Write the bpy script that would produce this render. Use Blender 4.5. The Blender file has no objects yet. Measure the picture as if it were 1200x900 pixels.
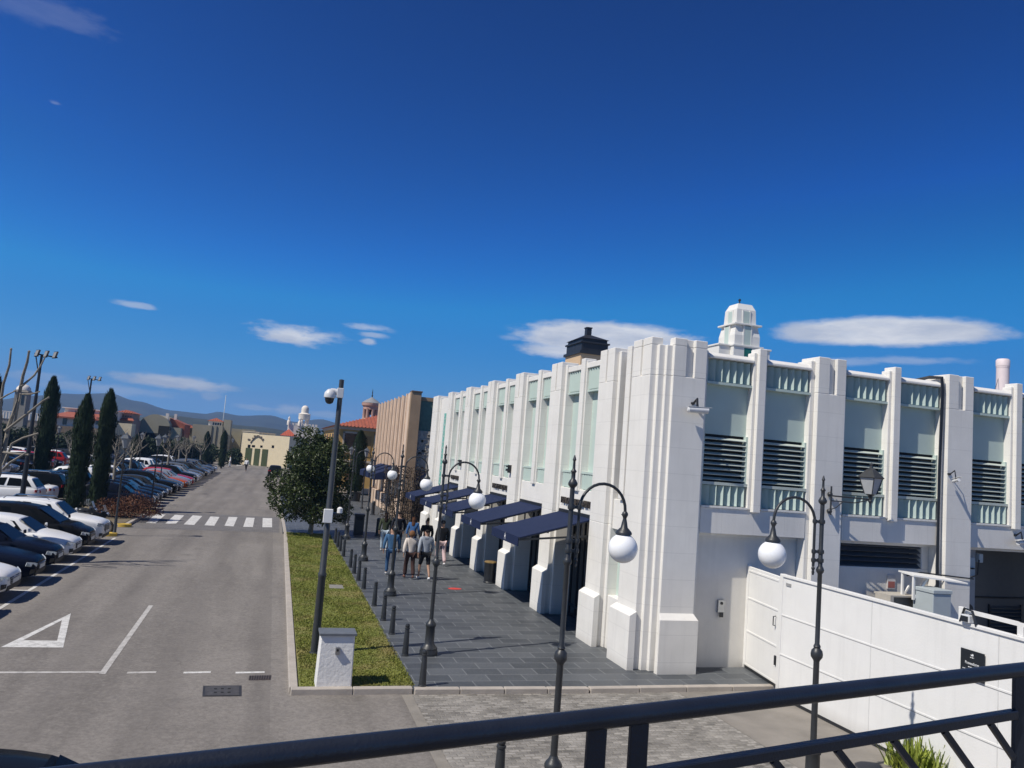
import bpy, bmesh, math, random
from mathutils import Vector, Matrix, Euler
random.seed(7)
sc = bpy.context.scene
COL = sc.collection
PI = math.pi
R = math.radians

# ------------------------------------------------------------------ camera
CX, CY, CF, CH = 600.0, 450.0, 900.0, 4.5
AX = Vector((0.95233, 0.10305, 0.28706)); AY = Vector((-0.2944, 0.0699, 0.9531))
AY.normalize(); AX = (AX - AY * AX.dot(AY)).normalized()
AZ = AX.cross(AY)
if AZ.y > 0: AZ = -AZ
def ray(x, y):
    d = Vector((x - CX, y - CY, CF))
    return Vector((d.dot(AX), d.dot(AY), d.dot(AZ)))
def gz(x, y, z=0.0):
    r = ray(x, y); t = (z - CH) / r.z
    return Vector((r.x * t, r.y * t, z))
def aty(Y, x, y):
    r = ray(x, y); t = Y / r.y
    return Vector((r.x * t, Y, CH + r.z * t))
cam_d = bpy.data.cameras.new('camera'); cam = bpy.data.objects.new('camera', cam_d)
COL.objects.link(cam); sc.camera = cam
cam_d.sensor_fit = 'HORIZONTAL'; cam_d.sensor_width = 36; cam_d.lens = 27.0
cam_d.clip_start = 0.05; cam_d.clip_end = 30000
right = Vector((AX.x, AY.x, AZ.x)); down = Vector((AX.y, AY.y, AZ.y)); fwd = Vector((AX.z, AY.z, AZ.z))
m = Matrix.Identity(4)
for i in range(3):
    m[i][0] = right[i]; m[i][1] = -down[i]; m[i][2] = -fwd[i]
m[2][3] = CH
cam.matrix_world = m

# ------------------------------------------------------------------ materials
def nt(mat): return mat.node_tree.nodes, mat.node_tree.links
def mathn(N, L, op, a, b=None, clamp=False):
    n = N.new('ShaderNodeMath'); n.operation = op; n.use_clamp = clamp
    for i, v in enumerate((a, b)):
        if v is None: continue
        if isinstance(v, (int, float)): n.inputs[i].default_value = v
        else: L.new(v, n.inputs[i])
    return n.outputs[0]
def mixc(N, L, fac, a, b):
    n = N.new('ShaderNodeMix'); n.data_type = 'RGBA'
    for s, v in ((n.inputs[0], fac), (n.inputs[6], a), (n.inputs[7], b)):
        if isinstance(v, (int, float)): s.default_value = v
        elif isinstance(v, tuple): s.default_value = (*v, 1)
        else: L.new(v, s)
    return n.outputs[2]
def noise(N, L, vec, scale, detail=4, rough=.55):
    n = N.new('ShaderNodeTexNoise'); n.inputs['Scale'].default_value = scale
    n.inputs['Detail'].default_value = detail; n.inputs['Roughness'].default_value = rough
    if vec is not None: L.new(vec, n.inputs['Vector'])
    return n.outputs['Fac']
def ramp(N, L, fac, a, b):
    n = N.new('ShaderNodeMapRange'); n.inputs[1].default_value = a; n.inputs[2].default_value = b
    L.new(fac, n.inputs[0]); return n.outputs[0]
MATS = {}
def mat(name, col, rough=.6, metal=0., var=.08, scale=6., bump=0., bscale=40., spec=.5, world=False, coat=0.):
    if name in MATS: return MATS[name]
    mt = bpy.data.materials.new(name); mt.use_nodes = True
    N, L = nt(mt); b = N['Principled BSDF']
    b.inputs['Roughness'].default_value = rough; b.inputs['Metallic'].default_value = metal
    b.inputs['Specular IOR Level'].default_value = spec; b.inputs['Coat Weight'].default_value = coat
    b.inputs['Coat Roughness'].default_value = .05
    if world: v = N.new('ShaderNodeNewGeometry').outputs['Position']
    else: v = N.new('ShaderNodeTexCoord').outputs['Object']
    if var > 0:
        f = noise(N, L, v, scale, 5)
        lo = tuple(c * (1 - var * 2) for c in col); hi = tuple(min(1, c * (1 + var * 2)) for c in col)
        L.new(mixc(N, L, f, lo, hi), b.inputs['Base Color'])
    else: b.inputs['Base Color'].default_value = (*col, 1)
    if bump > 0:
        bn = N.new('ShaderNodeBump'); bn.inputs['Strength'].default_value = bump; bn.inputs['Distance'].default_value = .02
        L.new(noise(N, L, v, bscale, 4), bn.inputs['Height']); L.new(bn.outputs[0], b.inputs['Normal'])
    MATS[name] = mt; return mt

def wall_mat(name, col, zj=.6, xj=0., axis=0, dirt=.06, jdark=.86):
    mt = bpy.data.materials.new(name); mt.use_nodes = True
    N, L = nt(mt); b = N['Principled BSDF']; b.inputs['Roughness'].default_value = .75
    b.inputs['Specular IOR Level'].default_value = .25
    P = N.new('ShaderNodeNewGeometry').outputs['Position']
    sx = N.new('ShaderNodeSeparateXYZ'); L.new(P, sx.inputs[0])
    f = noise(N, L, P, 1.3, 6, .6); f2 = noise(N, L, P, 14, 3)
    mp = N.new('ShaderNodeMapping'); mp.inputs['Scale'].default_value = (5, 5, .35); L.new(P, mp.inputs[0])
    st = noise(N, L, mp.outputs[0], 1.6, 4)
    c = mixc(N, L, ramp(N, L, f, .35, .7), tuple(k * (1 - dirt) for k in col), tuple(min(1, k * (1 + dirt * .5)) for k in col))
    c = mixc(N, L, mathn(N, L, 'MULTIPLY', ramp(N, L, st, .50, .75), .24), c, tuple(k * .72 for k in col))
    c = mixc(N, L, mathn(N, L, 'MULTIPLY', f2, .06), c, tuple(k * .6 for k in col))
    # splash grime close to the pavement
    low = mathn(N, L, 'MULTIPLY', ramp(N, L, sx.outputs[2], .22, 0.), mathn(N, L, 'MULTIPLY', f, .55))
    c = mixc(N, L, low, c, (.30, .27, .22))
    def joint(out, per, w, off=0.):
        a = mathn(N, L, 'FRACT', mathn(N, L, 'DIVIDE', mathn(N, L, 'ADD', out, off), per))
        return mathn(N, L, 'LESS_THAN', a, w / per)
    if zj > 0: c = mixc(N, L, mathn(N, L, 'MULTIPLY', joint(sx.outputs[2], zj, .014, .35), 1 - jdark), c, (.12, .12, .11))
    if xj > 0: c = mixc(N, L, mathn(N, L, 'MULTIPLY', joint(sx.outputs[axis], xj, .012, .2), 1 - jdark), c, (.12, .12, .11))
    L.new(c, b.inputs['Base Color'])
    bn = N.new('ShaderNodeBump'); bn.inputs['Strength'].default_value = .12; bn.inputs['Distance'].default_value = .02
    L.new(noise(N, L, P, 30, 5), bn.inputs['Height']); L.new(bn.outputs[0], b.inputs['Normal'])
    return mt

def brick_mat(name, cols, mortar, bw, rh, msize, rough, off=.5, bump=.3, nz=.25, spec=.4, jit=1.):
    mt = bpy.data.materials.new(name); mt.use_nodes = True
    N, L = nt(mt); b = N['Principled BSDF']; b.inputs['Roughness'].default_value = rough
    b.inputs['Specular IOR Level'].default_value = spec
    P = N.new('ShaderNodeNewGeometry').outputs['Position']
    w = N.new('ShaderNodeTexNoise'); w.inputs['Scale'].default_value = 2.2; L.new(P, w.inputs['Vector'])
    va = N.new('ShaderNodeVectorMath'); va.operation = 'MULTIPLY_ADD'
    L.new(w.outputs['Color'], va.inputs[0]); va.inputs[1].default_value = (msize * 3 * jit, msize * 2 * jit, 0); L.new(P, va.inputs[2])
    t = N.new('ShaderNodeTexBrick'); L.new(va.outputs[0], t.inputs['Vector'])
    t.offset = off; t.inputs['Scale'].default_value = 1.0
    t.inputs['Brick Width'].default_value = bw; t.inputs['Row Height'].default_value = rh
    t.inputs['Mortar Size'].default_value = msize; t.inputs['Mortar Smooth'].default_value = .4; t.inputs['Bias'].default_value = -.1
    t.inputs['Color1'].default_value = (*cols[0], 1); t.inputs['Color2'].default_value = (*cols[1], 1); t.inputs['Mortar'].default_value = (*mortar, 1)
    f = noise(N, L, P, 1.1, 6, .65); g = noise(N, L, P, 23, 5, .7)
    c = mixc(N, L, mathn(N, L, 'MULTIPLY', ramp(N, L, f, .4, .75), nz), t.outputs['Color'], tuple(k * 1.7 for k in cols[1]))
    c = mixc(N, L, mathn(N, L, 'MULTIPLY', ramp(N, L, g, .45, .8), nz * 1.1), c, tuple(k * .45 for k in cols[0]))
    L.new(c, b.inputs['Base Color'])
    L.new(ramp(N, L, g, 0., 1.), b.inputs['Roughness']); 
    rr = N.new('ShaderNodeMapRange'); rr.inputs[3].default_value = rough - .12; rr.inputs[4].default_value = rough + .15
    L.new(g, rr.inputs[0]); L.new(rr.outputs[0], b.inputs['Roughness'])
    bn = N.new('ShaderNodeBump'); bn.inputs['Strength'].default_value = bump; bn.inputs['Distance'].default_value = .012
    h = mathn(N, L, 'SUBTRACT', mathn(N, L, 'MULTIPLY', g, .4), t.outputs['Fac'])
    L.new(h, bn.inputs['Height']); L.new(bn.outputs[0], b.inputs['Normal'])
    return mt

def asphalt_mat():
    mt = bpy.data.materials.new('asphalt'); mt.use_nodes = True
    N, L = nt(mt); b = N['Principled BSDF']; b.inputs['Roughness'].default_value = .85; b.inputs['Specular IOR Level'].default_value = .25
    P = N.new('ShaderNodeNewGeometry').outputs['Position']
    a = noise(N, L, P, .22, 7, .62); g = noise(N, L, P, 3.1, 6, .65); h = noise(N, L, P, 60, 3, .7); h2 = noise(N, L, P, 14, 4, .75)
    mp = N.new('ShaderNodeMapping'); mp.inputs['Scale'].default_value = (1.2, .09, 1); L.new(P, mp.inputs[0])
    tr = noise(N, L, mp.outputs[0], 1.0, 4)
    c = mixc(N, L, ramp(N, L, a, .3, .72), (.19, .174, .158), (.268, .247, .224))
    c = mixc(N, L, mathn(N, L, 'MULTIPLY', ramp(N, L, tr, .45, .7), .75), c, (.135, .123, .112))
    c = mixc(N, L, mathn(N, L, 'MULTIPLY', ramp(N, L, g, .48, .78), .45), c, (.285, .262, .235))
    c = mixc(N, L, mathn(N, L, 'MULTIPLY', ramp(N, L, h, .4, .8), .4), c, (.06, .057, .053))
    c = mixc(N, L, mathn(N, L, 'MULTIPLY', ramp(N, L, h2, .5, .72), .5), c, (.10, .092, .085)); c = mixc(N, L, mathn(N, L, 'MULTIPLY', ramp(N, L, h2, .5, .3), .4), c, (.33, .305, .275))
    sx = N.new('ShaderNodeSeparateXYZ'); L.new(P, sx.inputs[0])
    wx = mathn(N, L, 'ADD', sx.outputs[0], mathn(N, L, 'MULTIPLY', noise(N, L, P, .15, 2), 1.2))
    tyre = mathn(N, L, 'ABSOLUTE', mathn(N, L, 'SINE', mathn(N, L, 'MULTIPLY', wx, 1.75)))
    inlane = mathn(N, L, 'MULTIPLY', mathn(N, L, 'LESS_THAN', sx.outputs[0], .4), mathn(N, L, 'GREATER_THAN', sx.outputs[0], -5.6))
    tf = mathn(N, L, 'MULTIPLY', mathn(N, L, 'MULTIPLY', ramp(N, L, tyre, .72, 1.), inlane), mathn(N, L, 'MULTIPLY', a, .55))
    c = mixc(N, L, tf, c, (.115, .105, .097))
    # cracks
    vo = N.new('ShaderNodeTexVoronoi'); vo.feature = 'DISTANCE_TO_EDGE'; vo.inputs['Scale'].default_value = .17
    wv = N.new('ShaderNodeTexNoise'); wv.inputs['Scale'].default_value = .9; wv.inputs['Detail'].default_value = 5; L.new(P, wv.inputs['Vector'])
    va = N.new('ShaderNodeVectorMath'); va.operation = 'MULTIPLY_ADD'; L.new(wv.outputs['Color'], va.inputs[0]); va.inputs[1].default_value = (1.6, 1.6, 0); L.new(P, va.inputs[2])
    L.new(va.outputs[0], vo.inputs['Vector'])
    ck = mathn(N, L, 'MULTIPLY', mathn(N, L, 'LESS_THAN', vo.outputs['Distance'], .0022), ramp(N, L, g, .5, .66))
    c = mixc(N, L, mathn(N, L, 'MULTIPLY', ck, .3), c, (.03, .03, .03))
    # oil spots
    sp = noise(N, L, P, .9, 3, .5)
    c = mixc(N, L, mathn(N, L, 'MULTIPLY', ramp(N, L, sp, .66, .8), .5), c, (.05, .048, .045))
    L.new(c, b.inputs['Base Color'])
    bn = N.new('ShaderNodeBump'); bn.inputs['Strength'].default_value = .35; bn.inputs['Distance'].default_value = .006
    L.new(noise(N, L, P, 90, 4, .7), bn.inputs['Height']); L.new(bn.outputs[0], b.inputs['Normal'])
    return mt

def paint_mat(name, col, wear=.5):
    mt = bpy.data.materials.new(name); mt.use_nodes = True
    N, L = nt(mt); b = N['Principled BSDF']; b.inputs['Roughness'].default_value = .7
    P = N.new('ShaderNodeNewGeometry').outputs['Position']
    g = noise(N, L, P, 7, 6, .7); h = noise(N, L, P, 40, 4, .7)
    f = mathn(N, L, 'MULTIPLY', ramp(N, L, mathn(N, L, 'ADD', mathn(N, L, 'MULTIPLY', g, .7), mathn(N, L, 'MULTIPLY', h, .3)), .46, .68), wear)
    L.new(mixc(N, L, f, col, (.2, .19, .17)), b.inputs['Base Color'])
    return mt

WHITE = wall_mat('white_render', (.775, .755, .71), .6)
WHITEB = wall_mat('white_render_panels', (.74, .72, .68), 0, .87, 0)
CREAMW = wall_mat('white_render_plain', (.72, .695, .645), 0, 0, dirt=.08)
PGREEN = mat('pale_green_render', (.46, .555, .51), .7, var=.05, scale=1.4, bump=.05, world=True)
GLOUV = mat('pale_green_louvre', (.48, .53, .48), .5, var=.05, world=True)
TEAL = mat('teal_mosaic', (.16, .46, .38), .4, var=.25, scale=9, world=True)
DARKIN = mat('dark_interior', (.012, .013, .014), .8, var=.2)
GLASS = mat('shop_glass', (.012, .016, .02), .04, var=0, spec=.9)
BLACKM = mat('black_metal', (.018, .020, .024), .42, var=.15, scale=12)
LAMPM = mat('lamp_iron', (.030, .033, .037), .42, var=.18, scale=14, bump=.1, bscale=60)
RAILM = mat('railing_paint', (.016, .020, .030), .38, var=.18, scale=9, bump=.12, bscale=120)
NAVY = mat('navy_canvas', (.017, .026, .066), .85, var=.10, scale=3, bump=.1, bscale=200, spec=.15)
GLOBE = mat('opal_globe', (.86, .87, .88), .22, var=.015, spec=.5)
SILVER = mat('bare_steel', (.45, .46, .47), .38, 1., var=.1)
GATEW = wall_mat('white_gate_paint', (.77, .765, .745), 0, 0, dirt=.04)
GREYD = mat('dark_grey_door', (.07, .078, .088), .5, var=.08)
GREYC = mat('cabinet_grey', (.40, .45, .47), .5, var=.04)
SLATE = brick_mat('slate_paving', ((.060, .067, .075), (.108, .117, .126)), (.22, .23, .235), .78, .44, .010, .50, nz=.20, bump=.25, jit=.35)
COBBLE = brick_mat('cobbles', ((.13, .123, .112), (.34, .32, .29)), (.20, .185, .16), .19, .10, .016, .75, nz=.45, bump=.8, jit=1.5)
ZEBRAB = brick_mat('zebra_pavers', ((.12, .115, .11), (.16, .15, .145)), (.2, .19, .18), .22, .22, .012, .8)
ASPH = asphalt_mat()
CONC = mat('kerb_stone', (.40, .36, .315), .8, var=.14, scale=3, bump=.25, bscale=25, world=True)
ROADW = paint_mat('road_white', (.66, .65, .62), .8)
ROADF = paint_mat('road_white_faded', (.50, .48, .45), .85)
YELP = paint_mat('kerb_yellow', (.62, .42, .06), .35)
SOIL = mat('lawn_soil', (.15, .165, .04), .95, var=.3, scale=2.2, world=True, bump=.6, bscale=30)
TERRA = mat('terracotta_tiles', (.33, .095, .055), .8, var=.25, scale=2.5, bump=.4, bscale=8, world=True)

# ------------------------------------------------------------------ mesh builder
class MB:
    def __init__(s): s.v = []; s.f = []; s.mi = []; s.ms = []; s.sm = []
    def _m(s, m):
        if m not in s.ms: s.ms.append(m)
        return s.ms.index(m)
    def add(s, vs, fs, m, smooth=False):
        o = len(s.v); s.v += [tuple(v) for v in vs]; k = s._m(m)
        for f in fs: s.f.append([i + o for i in f]); s.mi.append(k); s.sm.append(smooth)
        return s
    def box(s, x0, x1, y0, y1, z0, z1, m):
        v = [(x, y, z) for z in (z0, z1) for y in (y0, y1) for x in (x0, x1)]
        return s.add(v, [(0, 2, 3, 1), (4, 5, 7, 6), (0, 1, 5, 4), (2, 6, 7, 3), (0, 4, 6, 2), (1, 3, 7, 5)], m)
    def prism(s, poly, z0, z1, m, z0f=None, z1f=None):
        n = len(poly)
        v = [(x, y, z0f(x, y) if z0f else z0) for x, y in poly] + [(x, y, z1f(x, y) if z1f else z1) for x, y in poly]
        a = sum(poly[i][0] * poly[(i + 1) % n][1] - poly[(i + 1) % n][0] * poly[i][1] for i in range(n))
        fs = [(i, (i + 1) % n, (i + 1) % n + n, i + n) for i in range(n)] + [tuple(range(n))[::-1], tuple(range(n, 2 * n))]
        if a < 0: fs = [f[::-1] for f in fs]
        return s.add(v, fs, m)
    def extr(s, pts, vec, m):               # planar polygon swept along vec
        n = len(pts); p = [Vector(q) for q in pts]; w = Vector(vec)
        v = p + [q + w for q in p]
        fs = [(i, (i + 1) % n, (i + 1) % n + n, i + n) for i in range(n)] + [tuple(range(n))[::-1], tuple(range(n, 2 * n))]
        nn = Vector()
        for i in range(n): nn += p[i].cross(p[(i + 1) % n])
        if nn.dot(w) < 0: fs = [f[::-1] for f in fs]
        return s.add(v, fs, m)
    def tube(s, path, rad, m, n=10, cap=True):
        P = [Vector(p) for p in path]; k = len(P)
        if not hasattr(rad, '__len__'): rad = [rad] * k
        vs = []; up = None
        for i in range(k):
            t = (P[min(i + 1, k - 1)] - P[max(i - 1, 0)]).normalized()
            if up is None:
                up = Vector((0, 0, 1)) if abs(t.z) < .9 else Vector((1, 0, 0))
            a = (up - t * up.dot(t)).normalized(); b = t.cross(a); up = a
            for j in range(n):
                th = 2 * PI * j / n; vs.append(P[i] + (a * math.cos(th) + b * math.sin(th)) * rad[i])
        fs = []
        for i in range(k - 1):
            for j in range(n):
                fs.append((i * n + j, i * n + (j + 1) % n, (i + 1) * n + (j + 1) % n, (i + 1) * n + j))
        s.add(vs, fs, m, True)
        if cap:
            o = len(s.v) - k * n
            s.f.append(list(range(o, o + n))[::-1]); s.mi.append(s._m(m)); s.sm.append(False)
            s.f.append(list(range(o + (k - 1) * n, o + k * n))); s.mi.append(s._m(m)); s.sm.append(False)
        return s
    def lathe(s, prof, m, o=(0, 0, 0), n=16, sx=1., sy=1., rot=0.):
        vs = []; k = len(prof)
        for r, z in prof:
            for j in range(n):
                th = 2 * PI * j / n + rot; vs.append((o[0] + r * sx * math.cos(th), o[1] + r * sy * math.sin(th), o[2] + z))
        fs = [(i * n + j, i * n + (j + 1) % n, (i + 1) * n + (j + 1) % n, (i + 1) * n + j) for i in range(k - 1) for j in range(n)]
        fs += [tuple(range(n))[::-1], tuple(range((k - 1) * n, k * n))]
        return s.add(vs, fs, m, n > 6)
    def ball(s, c, r, m, n=20, sx=1., sy=1., sz=1.):
        k = n // 2 + 1
        return s.lathe([(max(1e-4, r * math.sin(PI * i / (k - 1))), -r * sz * math.cos(PI * i / (k - 1))) for i in range(k)], m, c, n, sx, sy)
    def bar(s, a, b, w, h, m):
        a = Vector(a); b = Vector(b); t = (b - a).normalized()
        u = Vector((0, 0, 1)) if abs(t.z) < .95 else Vector((1, 0, 0))
        p = t.cross(u).normalized() * w / 2; q = p.cross(t).normalized() * h / 2
        return s.extr([a + p + q, a - p + q, a - p - q, a + p - q], b - a, m)
    def build(s, name, parent=None, bevel=0., w=False, auto=None, sharp=40):
        off = Vector((0, 0, 0))
        if w and parent is not None: off = Vector(parent.get('_o', tuple(parent.location)))
        me = bpy.data.meshes.new(name)
        me.from_pydata([tuple(Vector(v) - off) for v in s.v], [], s.f)
        for q in s.ms: me.materials.append(q)
        me.polygons.foreach_set('material_index', s.mi)
        me.polygons.foreach_set('use_smooth', s.sm)
        if any(s.sm):
            bm = bmesh.new(); bm.from_mesh(me)
            for e in bm.edges:
                if len(e.link_faces) == 2 and e.calc_face_angle(0) > R(sharp): e.smooth = False
            bm.to_mesh(me); bm.free()
        me.update()
        o = bpy.data.objects.new(name, me); COL.objects.link(o)
        if parent is not None: o.parent = parent
        if bevel > 0:
            bv = o.modifiers.new('bevel', 'BEVEL'); bv.width = bevel; bv.segments = 1; bv.limit_method = 'ANGLE'; bv.angle_limit = R(50)
        return o
def tag(o, label=None, cat=None, group=None, kind=None):
    if label: o['label'] = label
    if cat: o['category'] = cat
    if group: o['group'] = group
    if kind: o['kind'] = kind
    return o
def thing(name, label, cat, loc=(0, 0, 0), rz=0., group=None):
    o = bpy.data.objects.new(name, None); COL.objects.link(o)
    o.empty_display_size = .3; o.location = loc; o.rotation_euler = (0, 0, rz)
    return tag(o, label, cat, group)
def struct(mb, name, **k): return tag(mb.build(name, **k), kind='structure')
def dup(root, loc=None, rz=None, label=None, group=None, scale=None, only=None):
    def cp(o, par):
        c = o.copy(); COL.objects.link(c); c.parent = par
        for ch in o.children:
            if only and par is None and ch.name.split('.')[0] not in only: continue
            cp(ch, c)
        return c
    r = cp(root, None)
    if loc is not None: r.location = loc
    if rz is not None: r.rotation_euler = (0, 0, rz)
    if label: r['label'] = label
    if group: r['group'] = group
    if scale is not None: r.scale = scale if hasattr(scale, '__len__') else (scale,) * 3
    return r
def text_mesh(txt, name, parent, mt, loc, xdir, ydir, width=None, height=.2, depth=.02, bold=0.):
    cu = bpy.data.curves.new(name, 'FONT'); cu.body = txt; cu.extrude = depth; cu.align_x = 'CENTER'; cu.align_y = 'CENTER'; cu.offset = bold
    t = bpy.data.objects.new(name, cu); COL.objects.link(t)
    dg = bpy.context.evaluated_depsgraph_get()
    me = bpy.data.meshes.new_from_object(t.evaluated_get(dg))
    bpy.data.objects.remove(t); bpy.data.curves.remove(cu)
    xs = [v.co.x for v in me.vertices]; ys = [v.co.y for v in me.vertices]
    sx = (width / (max(xs) - min(xs))) if width else height / (max(ys) - min(ys)); sy = height / (max(ys) - min(ys))
    cx = (max(xs) + min(xs)) / 2; cy = (max(ys) + min(ys)) / 2
    X = Vector(xdir); Y = Vector(ydir); Z = X.cross(Y); o0 = Vector(loc)
    off = Vector(parent.location)
    for v in me.vertices:
        v.co = o0 + X * ((v.co.x - cx) * sx) + Y * ((v.co.y - cy) * sy) + Z * v.co.z - off
    me.materials.clear(); me.materials.append(mt)
    o = bpy.data.objects.new(name, me); COL.objects.link(o); o.parent = parent
    return o

ZR = -0.10      # level of the carriageway; pavements lie at 0
def G(x, y): return gz(x, y, ZR)
def M(): return MB()

# ------------------------------------------------------------------ world, sun
SUNV = Vector((-.78, -.265, 1.0)).normalized()
w = bpy.data.worlds.new('World'); sc.world = w; w.use_nodes = True
N, L = w.node_tree.nodes, w.node_tree.links
bg = N['Background']; bg.inputs[1].default_value = .10
sk = N.new('ShaderNodeTexSky'); sk.sky_type = 'NISHITA'; sk.sun_disc = False
sk.sun_elevation = math.asin(SUNV.z); sk.sun_rotation = math.atan2(SUNV.x, SUNV.y) % (2 * PI)
sk.altitude = 900; sk.air_density = 1.0; sk.dust_density = .25; sk.ozone_density = 3.2
hs = N.new('ShaderNodeHueSaturation'); hs.inputs['Saturation'].default_value = 1.22; hs.inputs['Value'].default_value = .82
L.new(sk.outputs[0], hs.inputs['Color'])
gm = N.new('ShaderNodeGamma'); gm.inputs[1].default_value = 2.1; L.new(hs.outputs[0], gm.inputs[0])
sc_ = N.new('ShaderNodeVectorMath'); sc_.operation = 'MULTIPLY'; L.new(gm.outputs[0], sc_.inputs[0]); sc_.inputs[1].default_value = (.10, .37, .33)
mn = N.new('ShaderNodeVectorMath'); mn.operation = 'MINIMUM'; L.new(sc_.outputs[0], mn.inputs[0])
sz = N.new('ShaderNodeSeparateXYZ'); L.new(N.new('ShaderNodeTexCoord').outputs['Generated'], sz.inputs[0])
cr = N.new('ShaderNodeValToRGB'); L.new(sz.outputs[2], cr.inputs[0]); cr.color_ramp.interpolation = 'EASE'
for i_, (p_, c_) in enumerate(((0., (.20, .45, .85)), (.16, (.075, .255, .68)), (.34, (.028, .12, .42)), (.55, (.014, .06, .24)), (1., (.010, .045, .19)))):
    e_ = cr.color_ramp.elements[i_] if i_ < 2 else cr.color_ramp.elements.new(p_); e_.position = p_; e_.color = (*c_, 1)
mx10 = N.new('ShaderNodeVectorMath'); mx10.operation = 'SCALE'; L.new(cr.outputs[0], mx10.inputs[0]); mx10.inputs['Scale'].default_value = 10.
L.new(mx10.outputs[0], mn.inputs[1])
D = N.new('ShaderNodeTexCoord').outputs['Generated']
def dotn(v):
    n = N.new('ShaderNodeVectorMath'); n.operation = 'DOT_PRODUCT'; L.new(D, n.inputs[0]); n.inputs[1].default_value = tuple(v); return n.outputs['Value']
mpw = N.new('ShaderNodeMapping'); mpw.inputs['Scale'].default_value = (7, 7, 34); L.new(D, mpw.inputs[0])
nA = noise(N, L, mpw.outputs[0], 1.6, 7, .6)
mpw2 = N.new('ShaderNodeMapping'); mpw2.inputs['Scale'].default_value = (26, 26, 75); L.new(D, mpw2.inputs[0])
nB = noise(N, L, mpw2.outputs[0], 1.4, 6, .62)
total = None; cshade = None
CLOUDS = [  # px, py, half width, half height up, down, opacity, raggedness
    (712, 396, 112, 20, 24, .93, .45), (655, 412, 55, 15, 9, .85, .9), (1038, 390, 128, 21, 17, .93, .35), (345, 394, 54, 15, 11, .92, 1.1), (430, 384, 34, 5, 5, .45, 1.3),
    (436, 392, 18, 4, 4, .5, 1.3), (432, 400, 10, 4, 4, .7, 1.2), (160, 358, 26, 5, 4, .5, 1.2), (208, 449, 70, 11, 9, .95, .9), (246, 464, 12, 6, 6, .38, 1.2),
    (55, 15, 85, 22, 16, .09, 1.1), (1060, 423, 70, 7, 5, .32, .9), (990, 424, 60, 7, 6, .3, 1.), (120, 455, 80, 8, 8, .35, 1.3), (45, 440, 40, 7, 7, .3, 1.3),
    (340, 480, 26, 8, 7, .42, 1.3), (300, 478, 26, 7, 6, .3, 1.4), (65, 121, 10, 4, 3, .12, 1.2), (385, 486, 30, 5, 5, .3, 1.3), (600, 396, 20, 4, 4, .25, 1.3)]
for (px, py, hw, hu, hd, op, rag) in CLOUDS:
    c = ray(px, py).normalized()
    e1 = Vector((c.y, -c.x, 0)).normalized()                 # along the horizon, to the right
    e2 = e1.cross(c).normalized()
    dist = math.sqrt(CF ** 2 + (px - CX) ** 2 + (py - CY) ** 2)
    u = mathn(N, L, 'MULTIPLY', dotn(e1), dist / hw)
    v0 = mathn(N, L, 'MULTIPLY', dotn(e2), dist)
    v = mathn(N, L, 'ADD', mathn(N, L, 'DIVIDE', mathn(N, L, 'MAXIMUM', v0, 0.), hu), mathn(N, L, 'DIVIDE', mathn(N, L, 'MINIMUM', v0, 0.), hd))
    e = mathn(N, L, 'SQRT', mathn(N, L, 'ADD', mathn(N, L, 'MULTIPLY', u, u), mathn(N, L, 'MULTIPLY', v, v)))
    e = mathn(N, L, 'ADD', e, mathn(N, L, 'MULTIPLY', mathn(N, L, 'SUBTRACT', nA, .5), rag * 1.5))
    e = mathn(N, L, 'ADD', e, mathn(N, L, 'MULTIPLY', mathn(N, L, 'SUBTRACT', nB, .5), rag * 1.3))
    front = mathn(N, L, 'GREATER_THAN', dotn(c), .5)
    mr = N.new('ShaderNodeMapRange'); mr.interpolation_type = 'SMOOTHSTEP'
    mr.inputs[1].default_value = 1.08; mr.inputs[2].default_value = .66 if rag < .6 else .30; L.new(e, mr.inputs[0])
    tex = mathn(N, L, 'ADD', mathn(N, L, 'MULTIPLY', mathn(N, L, 'SUBTRACT', nB, .5), .9 if rag >= .8 else .45), 1.0)
    mk = mathn(N, L, 'MULTIPLY', mathn(N, L, 'MULTIPLY', mathn(N, L, 'MULTIPLY', mr.outputs[0], tex, True), op), front)
    total = mk if total is None else mathn(N, L, 'MAXIMUM', total, mk)
bright = mixc(N, L, ramp(N, L, nA, .35, .65), (6.0, 6.4, 7.3), (9.4, 9.4, 9.5))
skyc = mixc(N, L, total, mn.outputs[0], bright)
L.new(skyc, bg.inputs[0])
sd = bpy.data.lights.new('sun', 'SUN'); sd.energy = 5.0; sd.angle = R(.53); sd.color = (1, .94, .845)
so = bpy.data.objects.new('sun', sd); COL.objects.link(so)
so.rotation_euler = (-SUNV).to_track_quat('-Z', 'Y').to_euler(); so.location = (-20, -10, 40)
sc.view_settings.view_transform = 'Standard'; sc.view_settings.look = 'None'
sc.view_settings.exposure = 0; sc.view_settings.gamma = 1

# ------------------------------------------------------------------ ground
g = M(); S = 9000
g.add([(-S, -S, ZR), (S, -S, ZR), (S, S, ZR), (-S, S, ZR)], [(0, 1, 2, 3)], ASPH); struct(g, 'ground')
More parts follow.
